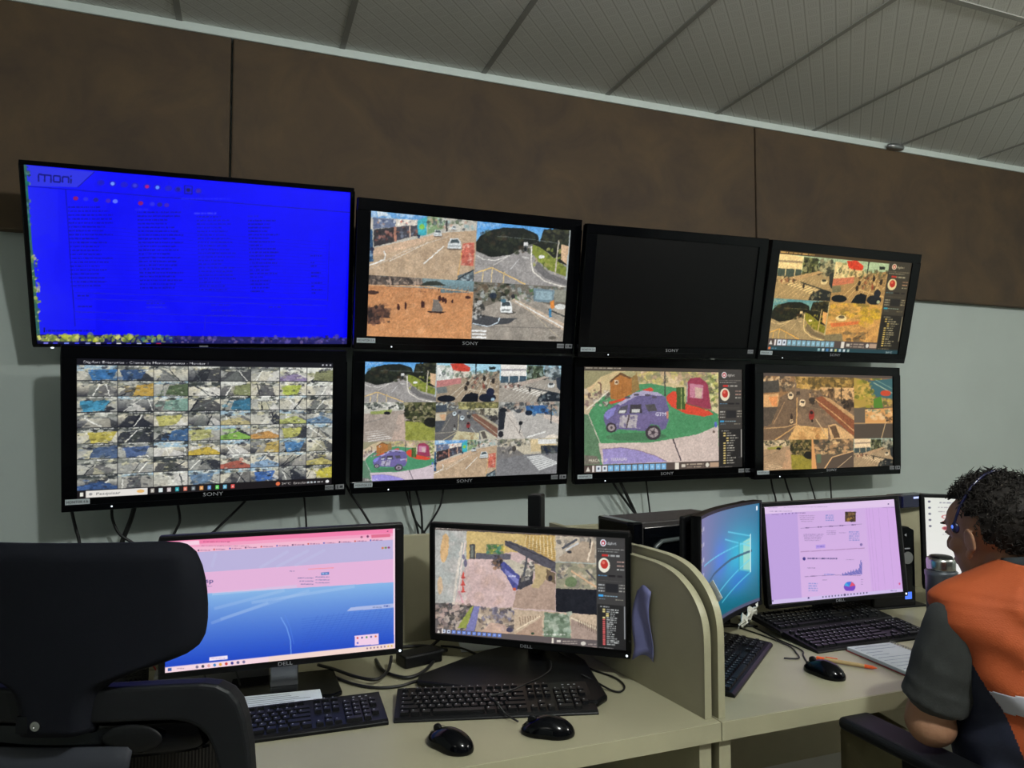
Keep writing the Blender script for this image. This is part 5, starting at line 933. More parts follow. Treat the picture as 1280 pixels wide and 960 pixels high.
# ================================================================ cables hanging from the lower televisions
G = 'cables hanging from the lower televisions'
HANG = [
 ('black cable hanging below the mosaic television, leftmost', [(-.594, 3.11, 1.049), (-.58, 3.11, .986), (-.565, 3.11, .923), (-.528, 3.11, .69)], .006),
 ('black cable curving right below the mosaic television, second from the left', [(-.463, 3.11, 1.067), (-.459, 3.11, 1.013), (-.433, 3.11, .957), (-.378, 3.11, .915), (-.308, 3.11, .853)], .0055),
 ('thick black cable leaning left below the mosaic television', [(-.387, 3.12, 1.064), (-.399, 3.12, 1.01), (-.432, 3.12, .906), (-.456, 3.12, .773)], .009),
 ('thin black cable bending left below the mosaic television, near its middle', [(-.236, 3.11, 1.067), (-.227, 3.11, 1.001), (-.243, 3.11, .956), (-.293, 3.11, .821)], .005),
 ('black cable slanting steeply down-left below the right half of the mosaic television', [(.015, 3.11, 1.072), (-.038, 3.11, 1.014), (-.102, 3.11, .951), (-.195, 3.11, .845)], .005),
 ('straight thin black cable below the right half of the mosaic television', [(.238, 3.11, 1.083), (.249, 3.11, .955), (.255, 3.11, .749)], .004),
 ('black cable slanting down-right between the mosaic and the nine-picture televisions', [(.4, 3.11, 1.138), (.427, 3.11, 1.08), (.467, 3.11, 1.021), (.505, 3.11, .959), (.605, 3.11, .791)], .005),
 ('leftmost of the bunched cables below the nine-picture television', [(.662, 3.112, 1.095), (.684, 3.112, 1.019), (.705, 3.112, .956), (.72, 3.112, .893), (.746, 3.112, .712)], .005),
 ('second of the bunched cables below the nine-picture television, ending furthest right', [(.68, 3.124, 1.095), (.694, 3.124, .991), (.716, 3.124, .941), (.755, 3.124, .888), (.817, 3.124, .776)], .004),
 ('third of the bunched cables below the nine-picture television', [(.701, 3.10, 1.101), (.719, 3.10, 1.042), (.73, 3.10, .989), (.734, 3.10, .892), (.735, 3.10, .713)], .005),
 ('cable bending down-left below the right half of the nine-picture television', [(.826, 3.088, 1.1), (.812, 3.088, 1.02), (.773, 3.088, .952), (.727, 3.088, .886), (.657, 3.088, .787)], .0045),
 ('left cable of the slanting pair below the patrol car television', [(1.667, 3.11, 1.096), (1.727, 3.11, 1.013), (1.788, 3.11, .938), (1.885, 3.11, .82)], .006),
 ('right cable of the slanting pair below the patrol car television', [(1.715, 3.12, 1.095), (1.758, 3.12, 1.012), (1.797, 3.12, .937), (1.841, 3.12, .823)], .008),
 ('straight thin cable below the middle of the patrol car television', [(1.848, 3.10, 1.102), (1.86, 3.10, 1.008), (1.869, 3.10, .938), (1.885, 3.10, .781)], .004),
 ('leftmost cable below the avenue television', [(2.605, 3.11, 1.097), (2.619, 3.11, 1.021), (2.638, 3.11, .962), (2.66, 3.11, .777)], .005),
 ('second cable from the left below the avenue television', [(2.693, 3.11, 1.095), (2.718, 3.11, 1.018), (2.743, 3.11, .958), (2.792, 3.11, .769)], .005),
 ('third cable from the left below the avenue television', [(2.854, 3.11, 1.099), (2.879, 3.11, 1.021), (2.899, 3.11, .96), (2.954, 3.11, .76)], .004),
 ('rightmost cable below the avenue television', [(3.002, 3.11, 1.095), (3.01, 3.11, .973), (3.015, 3.11, .757)], .004),
]
for lab, p, r in HANG:
    p = [(p[0][0], p[0][1], p[0][2]+.03)]+p+[(p[-1][0]+.02, p[-1][1], .3), (p[-1][0]+.03, p[-1][1]-.03, .006+r)]
    cable(lab, p, r, 'cable', G, name='hanging_cable')
# ================================================================ cables and small things on the left desk
z = DZ
cable('black power cable looping from the adapter brick on the left desk', [(.422, 2.045, z+.006), (.487, 2.029, z+.006), (.529, 1.983, z+.006), (.494, 1.917, z+.006), (.44, 1.83, z+.006), (.388, 1.80, z+.006), (.345, 1.864, z+.006), (.34, 1.96, z+.006)], .0045, name='power_cable')
cable('long black cable running along the desk between the web page and middle monitors', [(.213, 1.892, z+.004), (.257, 1.812, z+.004), (.307, 1.765, z+.004), (.363, 1.755, z+.004), (.407, 1.773, z+.004), (.492, 1.789, z+.004), (.589, 1.796, z+.004), (.62, 1.84, z+.006)], .0038, name='power_cable')
cable('short black cable loop beside the corner of the web page monitor', [(.19, 1.95, z+.013), (.227, 1.90, z+.013), (.269, 1.83, z+.013), (.312, 1.791, z+.014), (.347, 1.836, z+.014), (.363, 1.88, z+.018), (.37, 1.90, z+.03)], .0042, name='power_cable')
cable('black video cable slanting from the left corner of the middle monitor to the adapter', [(.60, 1.90, .90), (.56, 1.95, .83), (.515, 1.965, .79), (.47, 1.93, .775)], .0045, name='video_cable')
cable('thin black cable from the back of the left desk towards the wide stand base', [(.534, 2.02, z+.004), (.579, 1.99, z+.003), (.608, 1.92, z+.003), (.625, 1.87, z+.003)], .003, name='video_cable')
cable('thin black cable looping out to the right of the wide stand base', [(.80, 1.80, z+.022), (.849, 1.70, z+.004), (.876, 1.625, z+.004), (.870, 1.567, z+.004), (.845, 1.54, z+.004), (.828, 1.555, z+.004), (.808, 1.60, z+.012), (.785, 1.63, z+.022)], .0024, name='usb_cable')
for lab, c0, rr, t0, t1, zz in (('black cable coil hanging below the middle monitor, large left loop', (.665, 1.93, .80), .045, .3, 6.0, 0), ('black cable coil hanging below the middle monitor, small middle loop', (.715, 1.90, .795), .028, 1.2, 7.2, .3), ('black cable coil hanging below the middle monitor, loop nearest the column', (.745, 1.925, .785), .026, 1.6, 7.6, .5)):
    pts = [(c0[0]+rr*math.cos(t)*1.2+.006*t, c0[1]+.03*math.sin(t*.7+zz), c0[2]+.0+rr*math.sin(t)*.85) for t in np.linspace(t0, t1, 9)]
    pts = [(.70, 1.92, .87)]+pts
    pts = [(a, b, max(c_, z+.026)) for a, b, c_ in pts]
    cable(lab, pts, .003, name='video_cable')
cable('black plug cable hanging at the right of the monitor column', [(.84, 1.90, .86), (.842, 1.88, .81), (.855, 1.865, .785), (.868, 1.87, .80), (.868, 1.885, .86)], .0055, name='video_cable')
cable('thin mouse cable lying across the keys of the keyboard before the middle monitor', [(.556, 1.462, z+.006), (.54, 1.492, z+.012), (.525, 1.515, z+.032), (.52, 1.543, z+.034), (.552, 1.551, z+.035), (.589, 1.563, z+.036), (.626, 1.581, z+.037), (.666, 1.604, z+.037), (.707, 1.64, z+.038), (.735, 1.70, z+.035), (.75, 1.75, z+.022)], .0021, name='mouse_cable')
cable('thin red cable behind the headrest of the office chair', [(-.215, 2.02, z+.06), (-.19, 1.98, z+.035), (-.165, 1.93, z+.012), (-.15, 1.88, z+.003)], .002, m=M['red'], name='red_cable')
for i, (xx, lab) in enumerate(((-.10, 'left one of two thin wires on the grey strip below the web page monitor'), (-.03, 'right one of two thin wires on the grey strip below the web page monitor'))):
    cable(lab, [(xx-.03, 2.0, z+.046), (xx, 1.95, z+.046), (xx+.02, 1.905, z+.040), (xx+.035, 1.87, z+.003)], .0022, name='thin_wire')
r = empty('power_adapter', (.447, 1.915, z), (0, 0, .25)); tag(r, 'black power adapter brick amid the cables between the two left monitors', 'adapter')
MB().bx(-.055, .055, -.03, .03, .0, .032).build('brick', M['kbody'], r, bevel=.005); MB().tube([(.055, 0, .018), (.085, 0, .018)], .006, 10, taper=[.008, .005]).build('strain_relief', M['cable'], r, smooth=True)
r = empty('power_strip', (-.06, 1.95, z), (0, 0, .03)); tag(r, 'grey power strip lying on the desk behind the office chair', 'power strip')
MB().bx(-.13, .13, -.03, .03, 0, .04).build('housing', mat('grey_plastic', (120, 120, 118), .5), r, bevel=.004)
for k in range(4): MB().lathe([(.017, .0395), (.017, .0412), (.013, .0412), (.0125, .0402)], (-.09+k*.06, 0, 0), 20).build('socket', M['matte'], r)
r = empty('pen_tray', (-.30, 1.985, z), (0, 0, .1)); tag(r, 'black perforated desk tray seen under the headrest of the office chair', 'tray')
mb = MB()
for k in range(19): mb.bx(-.09+k*.01-.0028, -.09+k*.01+.0028, -.041, -.039, .002, .06); mb.bx(-.09+k*.01-.0028, -.09+k*.01+.0028, .039, .041, .002, .06)
for k in range(7): mb.bx(-.09, .09, -.0415, -.0385, k*.01, k*.01+.004); mb.bx(-.09, .09, .0385, .0415, k*.01, k*.01+.004)
mb.bx(-.091, -.089, -.04, .04, 0, .064); mb.bx(.089, .091, -.04, .04, 0, .064); mb.build('mesh_wall', M['matte'], r); MB().bx(-.09, .09, -.04, .04, 0, .002).build('bottom', M['matte'], r)
def sheet(name, q, label, m, lines=(), cat='paper', dz=0):
    me = MB().add([(a, b, 0) for a, b in q]+[(a, b, .0008) for a, b in q], [(3, 2, 1, 0), (4, 5, 6, 7), (0, 1, 5, 4), (1, 2, 6, 5), (2, 3, 7, 6), (3, 0, 4, 7)])
    o = me.build(name, m, loc=(0, 0, z+.0006+dz)); tag(o, label, cat)
    if lines:
        mb = MB(); A, B, C_, D = [Vector((*p, .0012)) for p in q]
        rr = random.Random(4)
        for t in lines:
            l0 = A.lerp(D, t); l1 = B.lerp(C_, t); s0 = rr.uniform(.05, .1); s1 = rr.uniform(.6, .93); w = (D-A)*.025
            a, b = l0.lerp(l1, s0), l0.lerp(l1, s1); mb.add([a, b, b+w, a+w], [(0, 1, 2, 3)])
        mb.build('printed_lines', M['ink'], o)
    return o
sheet('paper_sheet', [(-.01, 1.79), (.178, 1.775), (.178, 1.702), (-.008, 1.71)], 'white printed slip of paper between the silver stand and the left keyboard', M['paper'], (.15, .3, .45, .6, .75), dz=.0125)
sheet('paper_sheet', [(.60, 2.075), (.80, 2.05), (.775, 1.93), (.575, 1.955)], 'pale sheet of paper on the desk behind the wide stand base', M['paper'], ())
# ================================================================ right desk things
cable('thin black mouse cable on the right desk, right strand', [(1.399, 1.527, z+.012), (1.408, 1.55, z+.004), (1.44, 1.60, z+.003), (1.468, 1.64, z+.003), (1.475, 1.75, z+.003), (1.50, 1.95, z+.003)], .002, name='mouse_cable')
cable('thin black cable beside the mouse on the right desk, left strand', [(1.375, 1.60, z+.003), (1.41, 1.585, z+.003), (1.435, 1.62, z+.003), (1.46, 1.68, z+.003), (1.455, 1.80, z+.003), (1.43, 1.95, z+.003)], .002, name='usb_cable')
cable('black cable tangle between the curved monitor and the lilac document monitor', [(1.40, 1.90, z+.004), (1.452, 1.85, z+.02), (1.49, 1.89, z+.05), (1.52, 1.95, z+.02), (1.47, 2.0, z+.004), (1.44, 1.92, z+.004), (1.50, 1.86, z+.005)], .0035, name='power_cable')
cable('black cable bundle sagging under the right part of the lilac document monitor', [(1.70, 1.99, z+.10), (1.80, 1.96, z+.045), (1.90, 1.94, z+.03), (1.99, 1.955, z+.06), (2.03, 1.99, z+.12)], .006, name='power_cable')
r = empty('ballpoint_pen', (1.494, 1.505, z+.006), (0, 0, math.atan2(1.441-1.56, 1.540-1.452))); tag(r, 'tan pen with orange ends lying next to the mouse on the right desk', 'pen')
for nm, a, b, r0, r1, mm in (('barrel', -.052, .045, .0052, .0052, 'pen'), ('end_cap', -.072, -.052, .0048, .0052, 'pentip'), ('grip', .045, .064, .0053, .0045, 'pentip'), ('nib', .064, .074, .0042, .001, 'pentip')):
    MB().tube([(a, 0, 0), (b, 0, 0)], r0, 12, taper=[r0, r1]).build(nm, M[mm], r, smooth=False)
MB().tube([(-.05, 0, .0065), (-.02, 0, .0068)], .0012, 6).build('clip', M['pentip'], r)
r = empty('spiral_notebook', (1.655, 1.487, z), (0, 0, math.radians(-4))); tag(r, 'spiral notebook with white page open beside the left arm of the man', 'notebook')
MB().bx(-.077, .077, -.105, .105, .0, .002).build('cover', mat('red_cover', (150, 60, 56), .6), r); MB().bx(-.074, .074, -.103, .103, .0022, .011).build('page_block', M['paper'], r, bevel=.0008)
mb = MB(); rr = random.Random(2)
for k in range(9): mb.bx(-.062, -.062+rr.uniform(.05, .12), .085-k*.021, .0858-k*.021, .011, .0115)
mb.build('handwriting', mat('blue_ink', (90, 110, 150), .7), r)
mb = MB()
for k in range(22): yy = -.098+k*.0093; mb.tube([(.066, yy, .0125), (.070, yy, .0165), (.078, yy, .0145), (.081, yy, .006), (.078, yy, .0005)], .0008, 5)
mb.build('spiral_wire', M['silver'], r)
# thermos flask
r = empty('thermos_flask', (1.90, 1.55, z)); tag(r, 'dark grey thermos flask with a steel collar standing in front of the white-page monitor', 'flask')
MB().lathe([(.034, 0), (.040, .004), (.041, .19), (.043, .196), (.043, .206), (.039, .210)], n=32).build('body', M['flask'], r, smooth=True)
MB().lathe([(.037, .2095), (.0375, .216), (.0385, .236), (.0365, .244), (.031, .246)], n=32).build('steel_collar', M['steel'], r, smooth=True)
MB().lathe([(.0305, .2455), (.030, .249), (.026, .251)], n=32).build('stopper', M['matte'], r, smooth=True)
# crumpled masking tape on the curved monitor
mb = MB(); rr = random.Random(5); n1, n2 = 14, 6
pts = [(-.085+.17*i/(n1-1)+rr.uniform(-.004, .004), -.006+rr.uniform(-.008, .003), -.015+.030*j/(n2-1)*(1+.25*math.sin(i))+rr.uniform(-.004, .004)+(0.008*math.sin(i*1.3))) for i in range(n1) for j in range(n2)]
mb.add(pts, [(i*n2+j, i*n2+j+1, (i+1)*n2+j+1, (i+1)*n2+j) for i in range(n1-1) for j in range(n2-1)])
o = mb.build('masking_tape', M['tape'], loc=(1.300, 1.660, .860), rot=(.15, math.radians(-4), math.radians(35))); s = o.modifiers.new('t', 'SOLIDIFY'); s.thickness = .001
tag(o, 'crumpled strip of whitish tape stuck to the lower edge of the curved monitor', 'tape')
# computer towers
r = empty('computer_tower', (1.215, 1.932, z), (0, 0, math.radians(8))); tag(r, 'large black computer tower behind the divider screens, curved side moulding', 'computer')
MB().bx(-.155, .185, -.085, .085, .012, .35).build('case', M['blackrough'], r, bevel=.004)
MB().prism([(-.195, -.07), (-.186, -.088), (-.156, -.0935), (-.156, .0935), (-.186, .088), (-.195, .07)], 'z', .010, .352).build('front_bezel', M['gloss'], r, bevel=.006)
sp = MB().bx(-.150, .180, -.0905, -.0855, .018, .335).build('side_panel', M['gloss'], r, bevel=.002)
mb = MB().tube([(-.128, -.0935, .245), (-.108, -.0935, .280), (-.088, -.0935, .292), (.06, -.0935, .298)], .0065, 8); mb.build('side_moulding', mat('moulding_grey', (78, 84, 84), .35), r, smooth=True)
MB().tube([(-.045, -.0935, .228), (-.025, -.0935, .240)], .004, 8).build('side_latch', M['silver'], r)
for sx in (-.14, .15):
    for sy in (-.06, .06): MB().lathe([(.012, 0), (.010, .0135)], (sx, sy, 0), 12).build('foot', M['matte'], r)
r = empty('computer_tower', (2.105, 1.99, z), (0, 0, math.radians(-6))); tag(r, 'slim black computer tower with a round dial mark, right of the lilac document monitor', 'computer')
MB().bx(-.085, .085, -.085, .09, .006, .27).build('case', M['blackrough'], r, bevel=.003)
MB().prism([(-.085, .004), (.087, .004), (.087, .262), (.06, .274), (-.085, .274)], 'y', -.103, -.086).build('front_bezel', M['gloss'], r, bevel=.004)
MB().lathe([(.018, 0), (.021, 0), (.021, .002), (.018, .002)], (0, 0, 0), 28).build('dial_ring', M['silver'], r, loc=(.056, -.1035, .168), rot=(PI/2, 0, 0))
mb = MB().prism([(.045+.0, .246), (.053, .241), (.053, .251)], 'y', -.1045, -.1028); mb.build('arrow_mark', M['logo'], r)
MB().bx(.045, .066, -.1045, -.1028, .198, .2015).build('port_slots', M['logo'], r)
MB().bx(.042, .069, -.1045, -.1028, .028, .052).build('processor_sticker', M['blueglow'], r)  # printed sticker, no lamp; its glow is added by the emissive blue
MB().bx(-.09, .13, -.11, .09, 0, .006).build('base_foot', M['matte'], r, bevel=.002)
r = empty('network_box', (2.41, BK+.009, 1.0575), (0, 0, .12)); tag(r, 'small dark navy device with a pale strip, resting on top of the back screen', 'device')
MB().bx(-.085, .085, -.04, .03, 0, .048).build('housing', M['navyp'], r, bevel=.005); MB().bx(-.02, .075, -.0415, -.040, .034, .041).build('light_strip', emit_mat('pale_strip', (170, 180, 230), .9), r)

# ================================================================ office chair in front (seen from behind)
CH = empty('office_chair', (-.195, .926, 0), (0, 0, math.radians(-20))); tag(CH, 'dark office chair with a wide headrest, seen from behind at the left', 'chair')
def H(p, dz=0): return p
hp = []; outline = [(.0, 1.2585), (.05, 1.2585), (.10, 1.259), (.125, 1.2595), (.142, 1.256), (.153, 1.247), (.160, 1.232), (.165, 1.212), (.1675, 1.19), (.1677, 1.166), (.165, 1.15), (.158, 1.139), (.145, 1.131), (.12, 1.123), (.09, 1.1155), (.068, 1.109), (.053, 1.1005), (.045, 1.088), (.0425, 1.07), (.0415, 1.053)]
def rowsym(name, rows, m, ybend, thick, parent, sm=True, y0=0.):      # rows: (half width, z)
    mb = MB(); n = 28; vs = []; fs = []
    for s, dy in ((0, 0), (1, thick)):
        for (hw, zz) in rows:
            for i in range(n+1):
                t = i/n*2-1; x = hw*t; e = min(1, (1-abs(t))*hw/.02); e2 = min(1, (rows[0][1]-zz)/.018+.05); round_ = (1-min(e, e2))**2*thick*.45
                vs.append((x, y0+ybend*(x/.17)**2+dy*(1)+(round_ if s == 0 else -round_), zz))
    R_ = len(rows); o = R_*(n+1)
    for r_ in range(R_-1):
        for i in range(n):
            a = r_*(n+1)+i; fs.append((a, a+1, a+n+2, a+n+1)); fs.append((o+a, o+a+n+1, o+a+n+2, o+a+1))
    for r_ in range(R_-1):
        for i in (0, n): a = r_*(n+1)+i; fs.append((a, a+n+1, o+a+n+1, o+a))
    for i in range(n):
        for r_ in (0, R_-1): a = r_*(n+1)+i; fs.append((a, a+1, o+a+1, o+a))
    mb.add(vs, fs); return mb.build(name, m, parent, smooth=sm)
def halfw(zz):
    best = 0
    for (a, za), (b, zb) in zip(outline[3:-1], outline[4:]):
        if min(za, zb) <= zz <= max(za, zb) and za != zb: best = max(best, a+(b-a)*(zz-za)/(zb-za))
    return best
zs = [1.259, 1.2575, 1.255, 1.251, 1.246, 1.24, 1.23, 1.215, 1.2, 1.185, 1.17, 1.16, 1.152, 1.145, 1.14, 1.136, 1.132, 1.128, 1.124, 1.12, 1.116, 1.112, 1.108, 1.103, 1.098, 1.09, 1.08, 1.07, 1.06, 1.053]
rows = [(halfw(zz) if zz < 1.2585 else .118, zz) for zz in zs]; rows = [(hw*(1-.078*min(1, max(0, (hw-.045)/.06))), zz) for hw, zz in rows]
rowsym('headrest', rows, M['chairb'], .03, .034, CH)
MB().lathe([(.004, 0), (.0052, 0), (.0052, .002), (.0025, .002), (.0022, .001)], (0, 0, 0), 20).build('screw', M['steel'], CH, loc=(-.0115, -.0005, 1.066), rot=(PI/2, 0, 0))
MB().bx(-.034, -.012, .0005, .004, 1.057, 1.075).build('screw_recess', M['gloss'], CH)
# back frame: closed loop, flat wide tube
def loopframe(name, outer, inner, y0, y1, m, parent, bend):
    n = len(outer); vs = []; fs = []
    for (pts, yy) in ((outer, y0), (inner, y0), (outer, y1), (inner, y1)):
        for (x, zz) in pts: vs.append((x, yy+bend*(x/.22)**2, zz))
    for i in range(n):
        j = (i+1) % n
        fs += [(i, j, n+j, n+i), (2*n+i, 3*n+i, 3*n+j, 2*n+j), (i, 2*n+i, 2*n+j, j), (n+i, n+j, 3*n+j, 3*n+i)]
    return MB().add(vs, fs).build(name, m, parent, bevel=.005, bseg=3)
def sym(h): return h+[(-x, zz) for x, zz in h[::-1] if x > 1e-6]
oh = [(0, 1.0995), (.06, 1.1), (.12, 1.1005), (.165, 1.0995), (.184, 1.096), (.198, 1.088), (.208, 1.075), (.215, 1.055), (.221, 1.02), (.226, .96), (.226, .88), (.22, .78), (.20, .68), (.17, .62), (.10, .60), (0, .598)]
ih = [(0, 1.0615), (.05, 1.0615), (.10, 1.0615), (.135, 1.0605), (.150, 1.057), (.163, 1.05), (.173, 1.04), (.180, 1.025), (.187, 1.00), (.192, .95), (.192, .88), (.186, .79), (.168, .70), (.14, .648), (.09, .632), (0, .63)]
oh = [(x*.925, zz) for x, zz in oh]; ih = [(x*.925, zz) for x, zz in ih]
def symc(h): return h+[(-x, zz) for x, zz in h[::-1] if x > 1e-6]
loopframe('back_frame', symc(oh), symc(ih), .012, .036, M['chairf'], CH, .035)
def mesh_mat():
    m = mat('woven_mesh', (44, 42, 38), .85); nt = m.node_tree; b = nt.nodes['Principled BSDF']
    tc = nt.nodes.new('ShaderNodeTexCoord'); w = nt.nodes.new('ShaderNodeTexWave'); w.inputs['Scale'].default_value = 95; w.bands_direction = 'X'
    nt.links.new(tc.outputs['Object'], w.inputs['Vector']); r = nt.nodes.new('ShaderNodeValToRGB'); r.color_ramp.elements[0].color = (*hexc(16, 15, 14), 1); r.color_ramp.elements[1].color = (*hexc(44, 41, 36), 1)
    nt.links.new(w.outputs['Fac'], r.inputs['Fac']); nt.links.new(r.outputs['Color'], b.inputs['Base Color'])
    bp = nt.nodes.new('ShaderNodeBump'); bp.inputs['Strength'].default_value = .6; bp.inputs['Distance'].default_value = .001; nt.links.new(w.outputs['Fac'], bp.inputs['Height']); nt.links.new(bp.outputs['Normal'], b.inputs['Normal'])
    return m
M['mesh'] = mesh_mat()
rows = [(.143, 1.035), (.162, 1.02), (.172, 1.0), (.177, .95), (.177, .88), (.172, .79), (.156, .70), (.13, .65), (.084, .633)]
rowsym('back_mesh', rows, M['mesh'], .055, .004, CH, y0=.034)
rowsym('lumbar_support', [(.085, 1.036), (.080, 1.01), (.066, .97), (.055, .92), (.06, .86), (.075, .80)], mat('navy_support', (18, 22, 32), .7), .012, .014, CH, y0=.008)
rowsym('lumbar_shade_bar', [(.138, 1.064), (.152, 1.045), (.157, 1.030), (.155, 1.020)], M['gloss'], .035, .012, CH, y0=.018)  # gloss-black bar, widened into a dark plate standing in for shade under the frame
MB().ell((.082, .020, 1.043), (.034, .004, .016)).build('mesh_patch', M['matte'], CH, smooth=True)
MB().prism([(-.03, .60), (.03, .60), (.03, .44), (-.03, .44)], 'y', .0, .03).build('spine', M['chairf'], CH, bevel=.006)
MB().bx(-.03, .03, .0, .28, .415, .445).build('seat_mechanism', M['chairf'], CH, bevel=.006)
def seat(parent, y0, w=.24, dd=.24):
    def fn(q, p): return Vector((w*math.copysign(abs(q.x)**.5, q.x), dd*math.copysign(abs(q.y)**.5, q.y), p.z))
    return MB().ell((0, y0, .475), (w, dd, .038), fn=fn, nu=36, nv=16).build('seat_cushion', M['chairb'], parent, smooth=True)
def chair_base(parent, y0):
    MB().lathe([(.028, .10), (.028, .26), (.02, .26), (.02, .43)], (0, y0, 0), 20).build('gas_column', M['matte'], parent, smooth=True)
    for k in range(5):
        a = k*2*PI/5+.3; d = Vector((math.cos(a), math.sin(a), 0))
        lg = MB().tube([Vector((0, y0, .105))+d*.02, Vector((0, y0, .10))+d*.16, Vector((0, y0, .075))+d*.30], .02, 8, taper=[.026, .021, .014]).build('base_leg', M['chairf'], parent, smooth=True)
        cs = MB()
        for s in (-1, 1): cs.lathe([(.006, -.009), (.027, -.008), (.027, .008), (.006, .009)], (0, 0, 0), 18); cs.v[-4*18:] = [(v[0], v[1], v[2]+s*.013) for v in cs.v[-4*18:]]
        cc = Vector((0, y0, .0285))+d*.30
        cs.build('caster', M['matte'], lg, smooth=True, loc=cc, rot=(PI/2, 0, a))
def armrest(parent, sx, y0, zt=.69, ln=.26):
    MB().bx(-.045, .045, -ln/2, ln/2, zt-.028, zt).build('armrest_pad', M['chairf'], parent, bevel=.012, bseg=4, loc=(sx, y0, 0))
    MB().prism([(-.03, zt-.03), (.03, zt-.03), (.025, .40), (-.025, .40)], 'x', -.012, .012).build('armrest_post', M['chairf'], parent, bevel=.004, loc=(sx*1.0, y0-.02, 0))
    MB().bx(min(0, -sx*.6), max(0, -sx*.6), -.03, .03, .405, .43).build('armrest_bracket', M['chairf'], parent, bevel=.004, loc=(sx, y0-.02, 0))
seat(CH, .28); chair_base(CH, .26); armrest(CH, -.29, .22, .66); armrest(CH, .29, .22, .66)

# ================================================================ the man and his chair
BX, BY = 1.572, 1.03; FA = 0
C2 = empty('office_chair', (BX, BY, 0), (0, 0, FA)); tag(C2, 'dark office chair with a flat armrest under the elbow of the man', 'chair')
seat(C2, .02, .23, .23); chair_base(C2, 0); armrest(C2, -.262, .125, .728, .30); armrest(C2, .262, .125, .704, .30)
MB().bx(-.03, .03, -.30, .0, .415, .44).build('seat_mechanism', M['chairf'], C2, bevel=.006)
rowsym('backrest', [(.12, .80), (.17, .785), (.19, .74), (.19, .62), (.17, .54), (.12, .52)], M['mesh'], -.02, .02, C2, y0=-.275)
MB().prism([(-.275, .62), (-.29, .60), (-.315, .43), (-.29, .415)], 'x', -.025, .025).build('back_bar', M['chairf'], C2, bevel=.003)
# --- person
PR = empty('person', (1.545, 1.02, 0), (0, 0, math.radians(-18))); tag(PR, 'seated man in an orange and navy vest, grey polo shirt and thin headset', 'person')
def remesh(o, vox, it=3, dec=None):
    m = o.modifiers.new('skin', 'REMESH'); m.mode = 'VOXEL'; m.voxel_size = vox; m.use_smooth_shade = True
    s = o.modifiers.new('soft', 'SMOOTH'); s.factor = .5; s.iterations = it
def limb(mb, pts, rad, n=14, k=5):
    P = [Vector(p) for p in pts]
    for (a, b, r0, r1) in zip(P[:-1], P[1:], rad[:-1], rad[1:]):
        mb.tube([a.lerp(b, t/k) for t in range(k+1)], r0, n, taper=[r0+(r1-r0)*t/k for t in range(k+1)])
    for p, r_ in zip(P, rad): mb.ell(p, (r_, r_, r_), nu=n, nv=10)
def loft(mb, rings, n=28):
    vs = []; fs = []
    for (zz, a, b, cx, cy) in rings:
        for i in range(n):
            t = 2*PI*i/n; e = .8; ct, st = math.cos(t), math.sin(t)
            vs.append((cx+a*math.copysign(abs(ct)**e, ct), cy+b*math.copysign(abs(st)**e, st), zz))
    R_ = len(rings)
    for j in range(R_-1):
        for i in range(n): fs.append((j*n+i, j*n+(i+1) % n, (j+1)*n+(i+1) % n, (j+1)*n+i))
    fs.append(tuple(range(n))[::-1]); fs.append(tuple((R_-1)*n+i for i in range(n)))
    mb.add(vs, fs)
LS, LE, LW = (-.205, -.025, .985), (-.246, .018, .784), (-.055, .19, .80)
RS, RE, RW = (.205, -.02, .985), (.245, .09, .742), (.16, .335, .792)
HC = Vector((-.062, .06, 1.150)); HR = Matrix.Rotation(math.radians(17), 3, 'Z') @ Matrix.Rotation(math.radians(-8), 3, 'X')
def hp_(x, y, zz): return HC+HR @ Vector((x, y, zz))
b = MB()
loft(b, [(.50, .15, .11, 0, -.03), (.70, .145, .10, 0, -.02), (.90, .155, .10, 0, -.02), (.99, .15, .09, 0, -.03), (1.05, .07, .06, -.01, -.02), (1.08, .056, .058, -.02, 0)])
limb(b, [LS, LE, LW], [.047, .044, .029]); limb(b, [RS, RE, RW], [.047, .044, .029])
b.ell((-.244, .010, .779), (.046, .046, .042)); b.ell((.242, .068, .738), (.047, .05, .046))
limb(b, [(-.015, -.01, 1.05), hp_(0, -.03, -.06)], [.060, .058])
b.ell(hp_(0, -.012, .030), (.074, .096, .088), HR); b.ell(hp_(0, .022, -.035), (.061, .068, .075), HR); b.ell(hp_(0, .045, .028), (.062, .048, .058), HR)
b.ell(hp_(0, .062, -.088), (.030, .026, .022), HR); b.ell(hp_(0, .030, -.072), (.052, .05, .034), HR)
b.ell(hp_(0, .084, .030), (.044, .010, .010), HR); b.tube([hp_(0, .086, .022), hp_(0, .096, .004), hp_(0, .110, -.016), hp_(0, .112, -.024), hp_(0, .095, -.031)], .008, 12, taper=[.006, .007, .009, .0095, .010]); b.ell(hp_(0, .096, -.026), (.016, .010, .008), HR)
b.ell(hp_(0, .089, -.050), (.021, .010, .006), HR); b.ell(hp_(0, .087, -.061), (.019, .010, .006), HR)
for s in (-1, 1):
    b.ell(hp_(s*.030, .078, .008), (.013, .012, .009), HR); b.ell(hp_(s*.042, .050, -.020), (.020, .026, .020), HR)
    er = HR @ Matrix.Rotation(s*.35, 3, 'Z') @ Matrix.Rotation(-.15, 3, 'X')
    N = 14; pts = [hp_(s*.078, -.008, -.010)+er @ Vector((s*.008, .014*math.cos(t)-.002, .026*math.sin(t))) for t in np.linspace(-.4, 4.0, N)]
    b.tube(pts, .0055, 8, taper=[.0032]*N); b.ell(hp_(s*.083, -.006, -.008), (.0055, .0155, .026), er); b.ell(hp_(s*.080, .004, -.036), (.006, .009, .010), er)
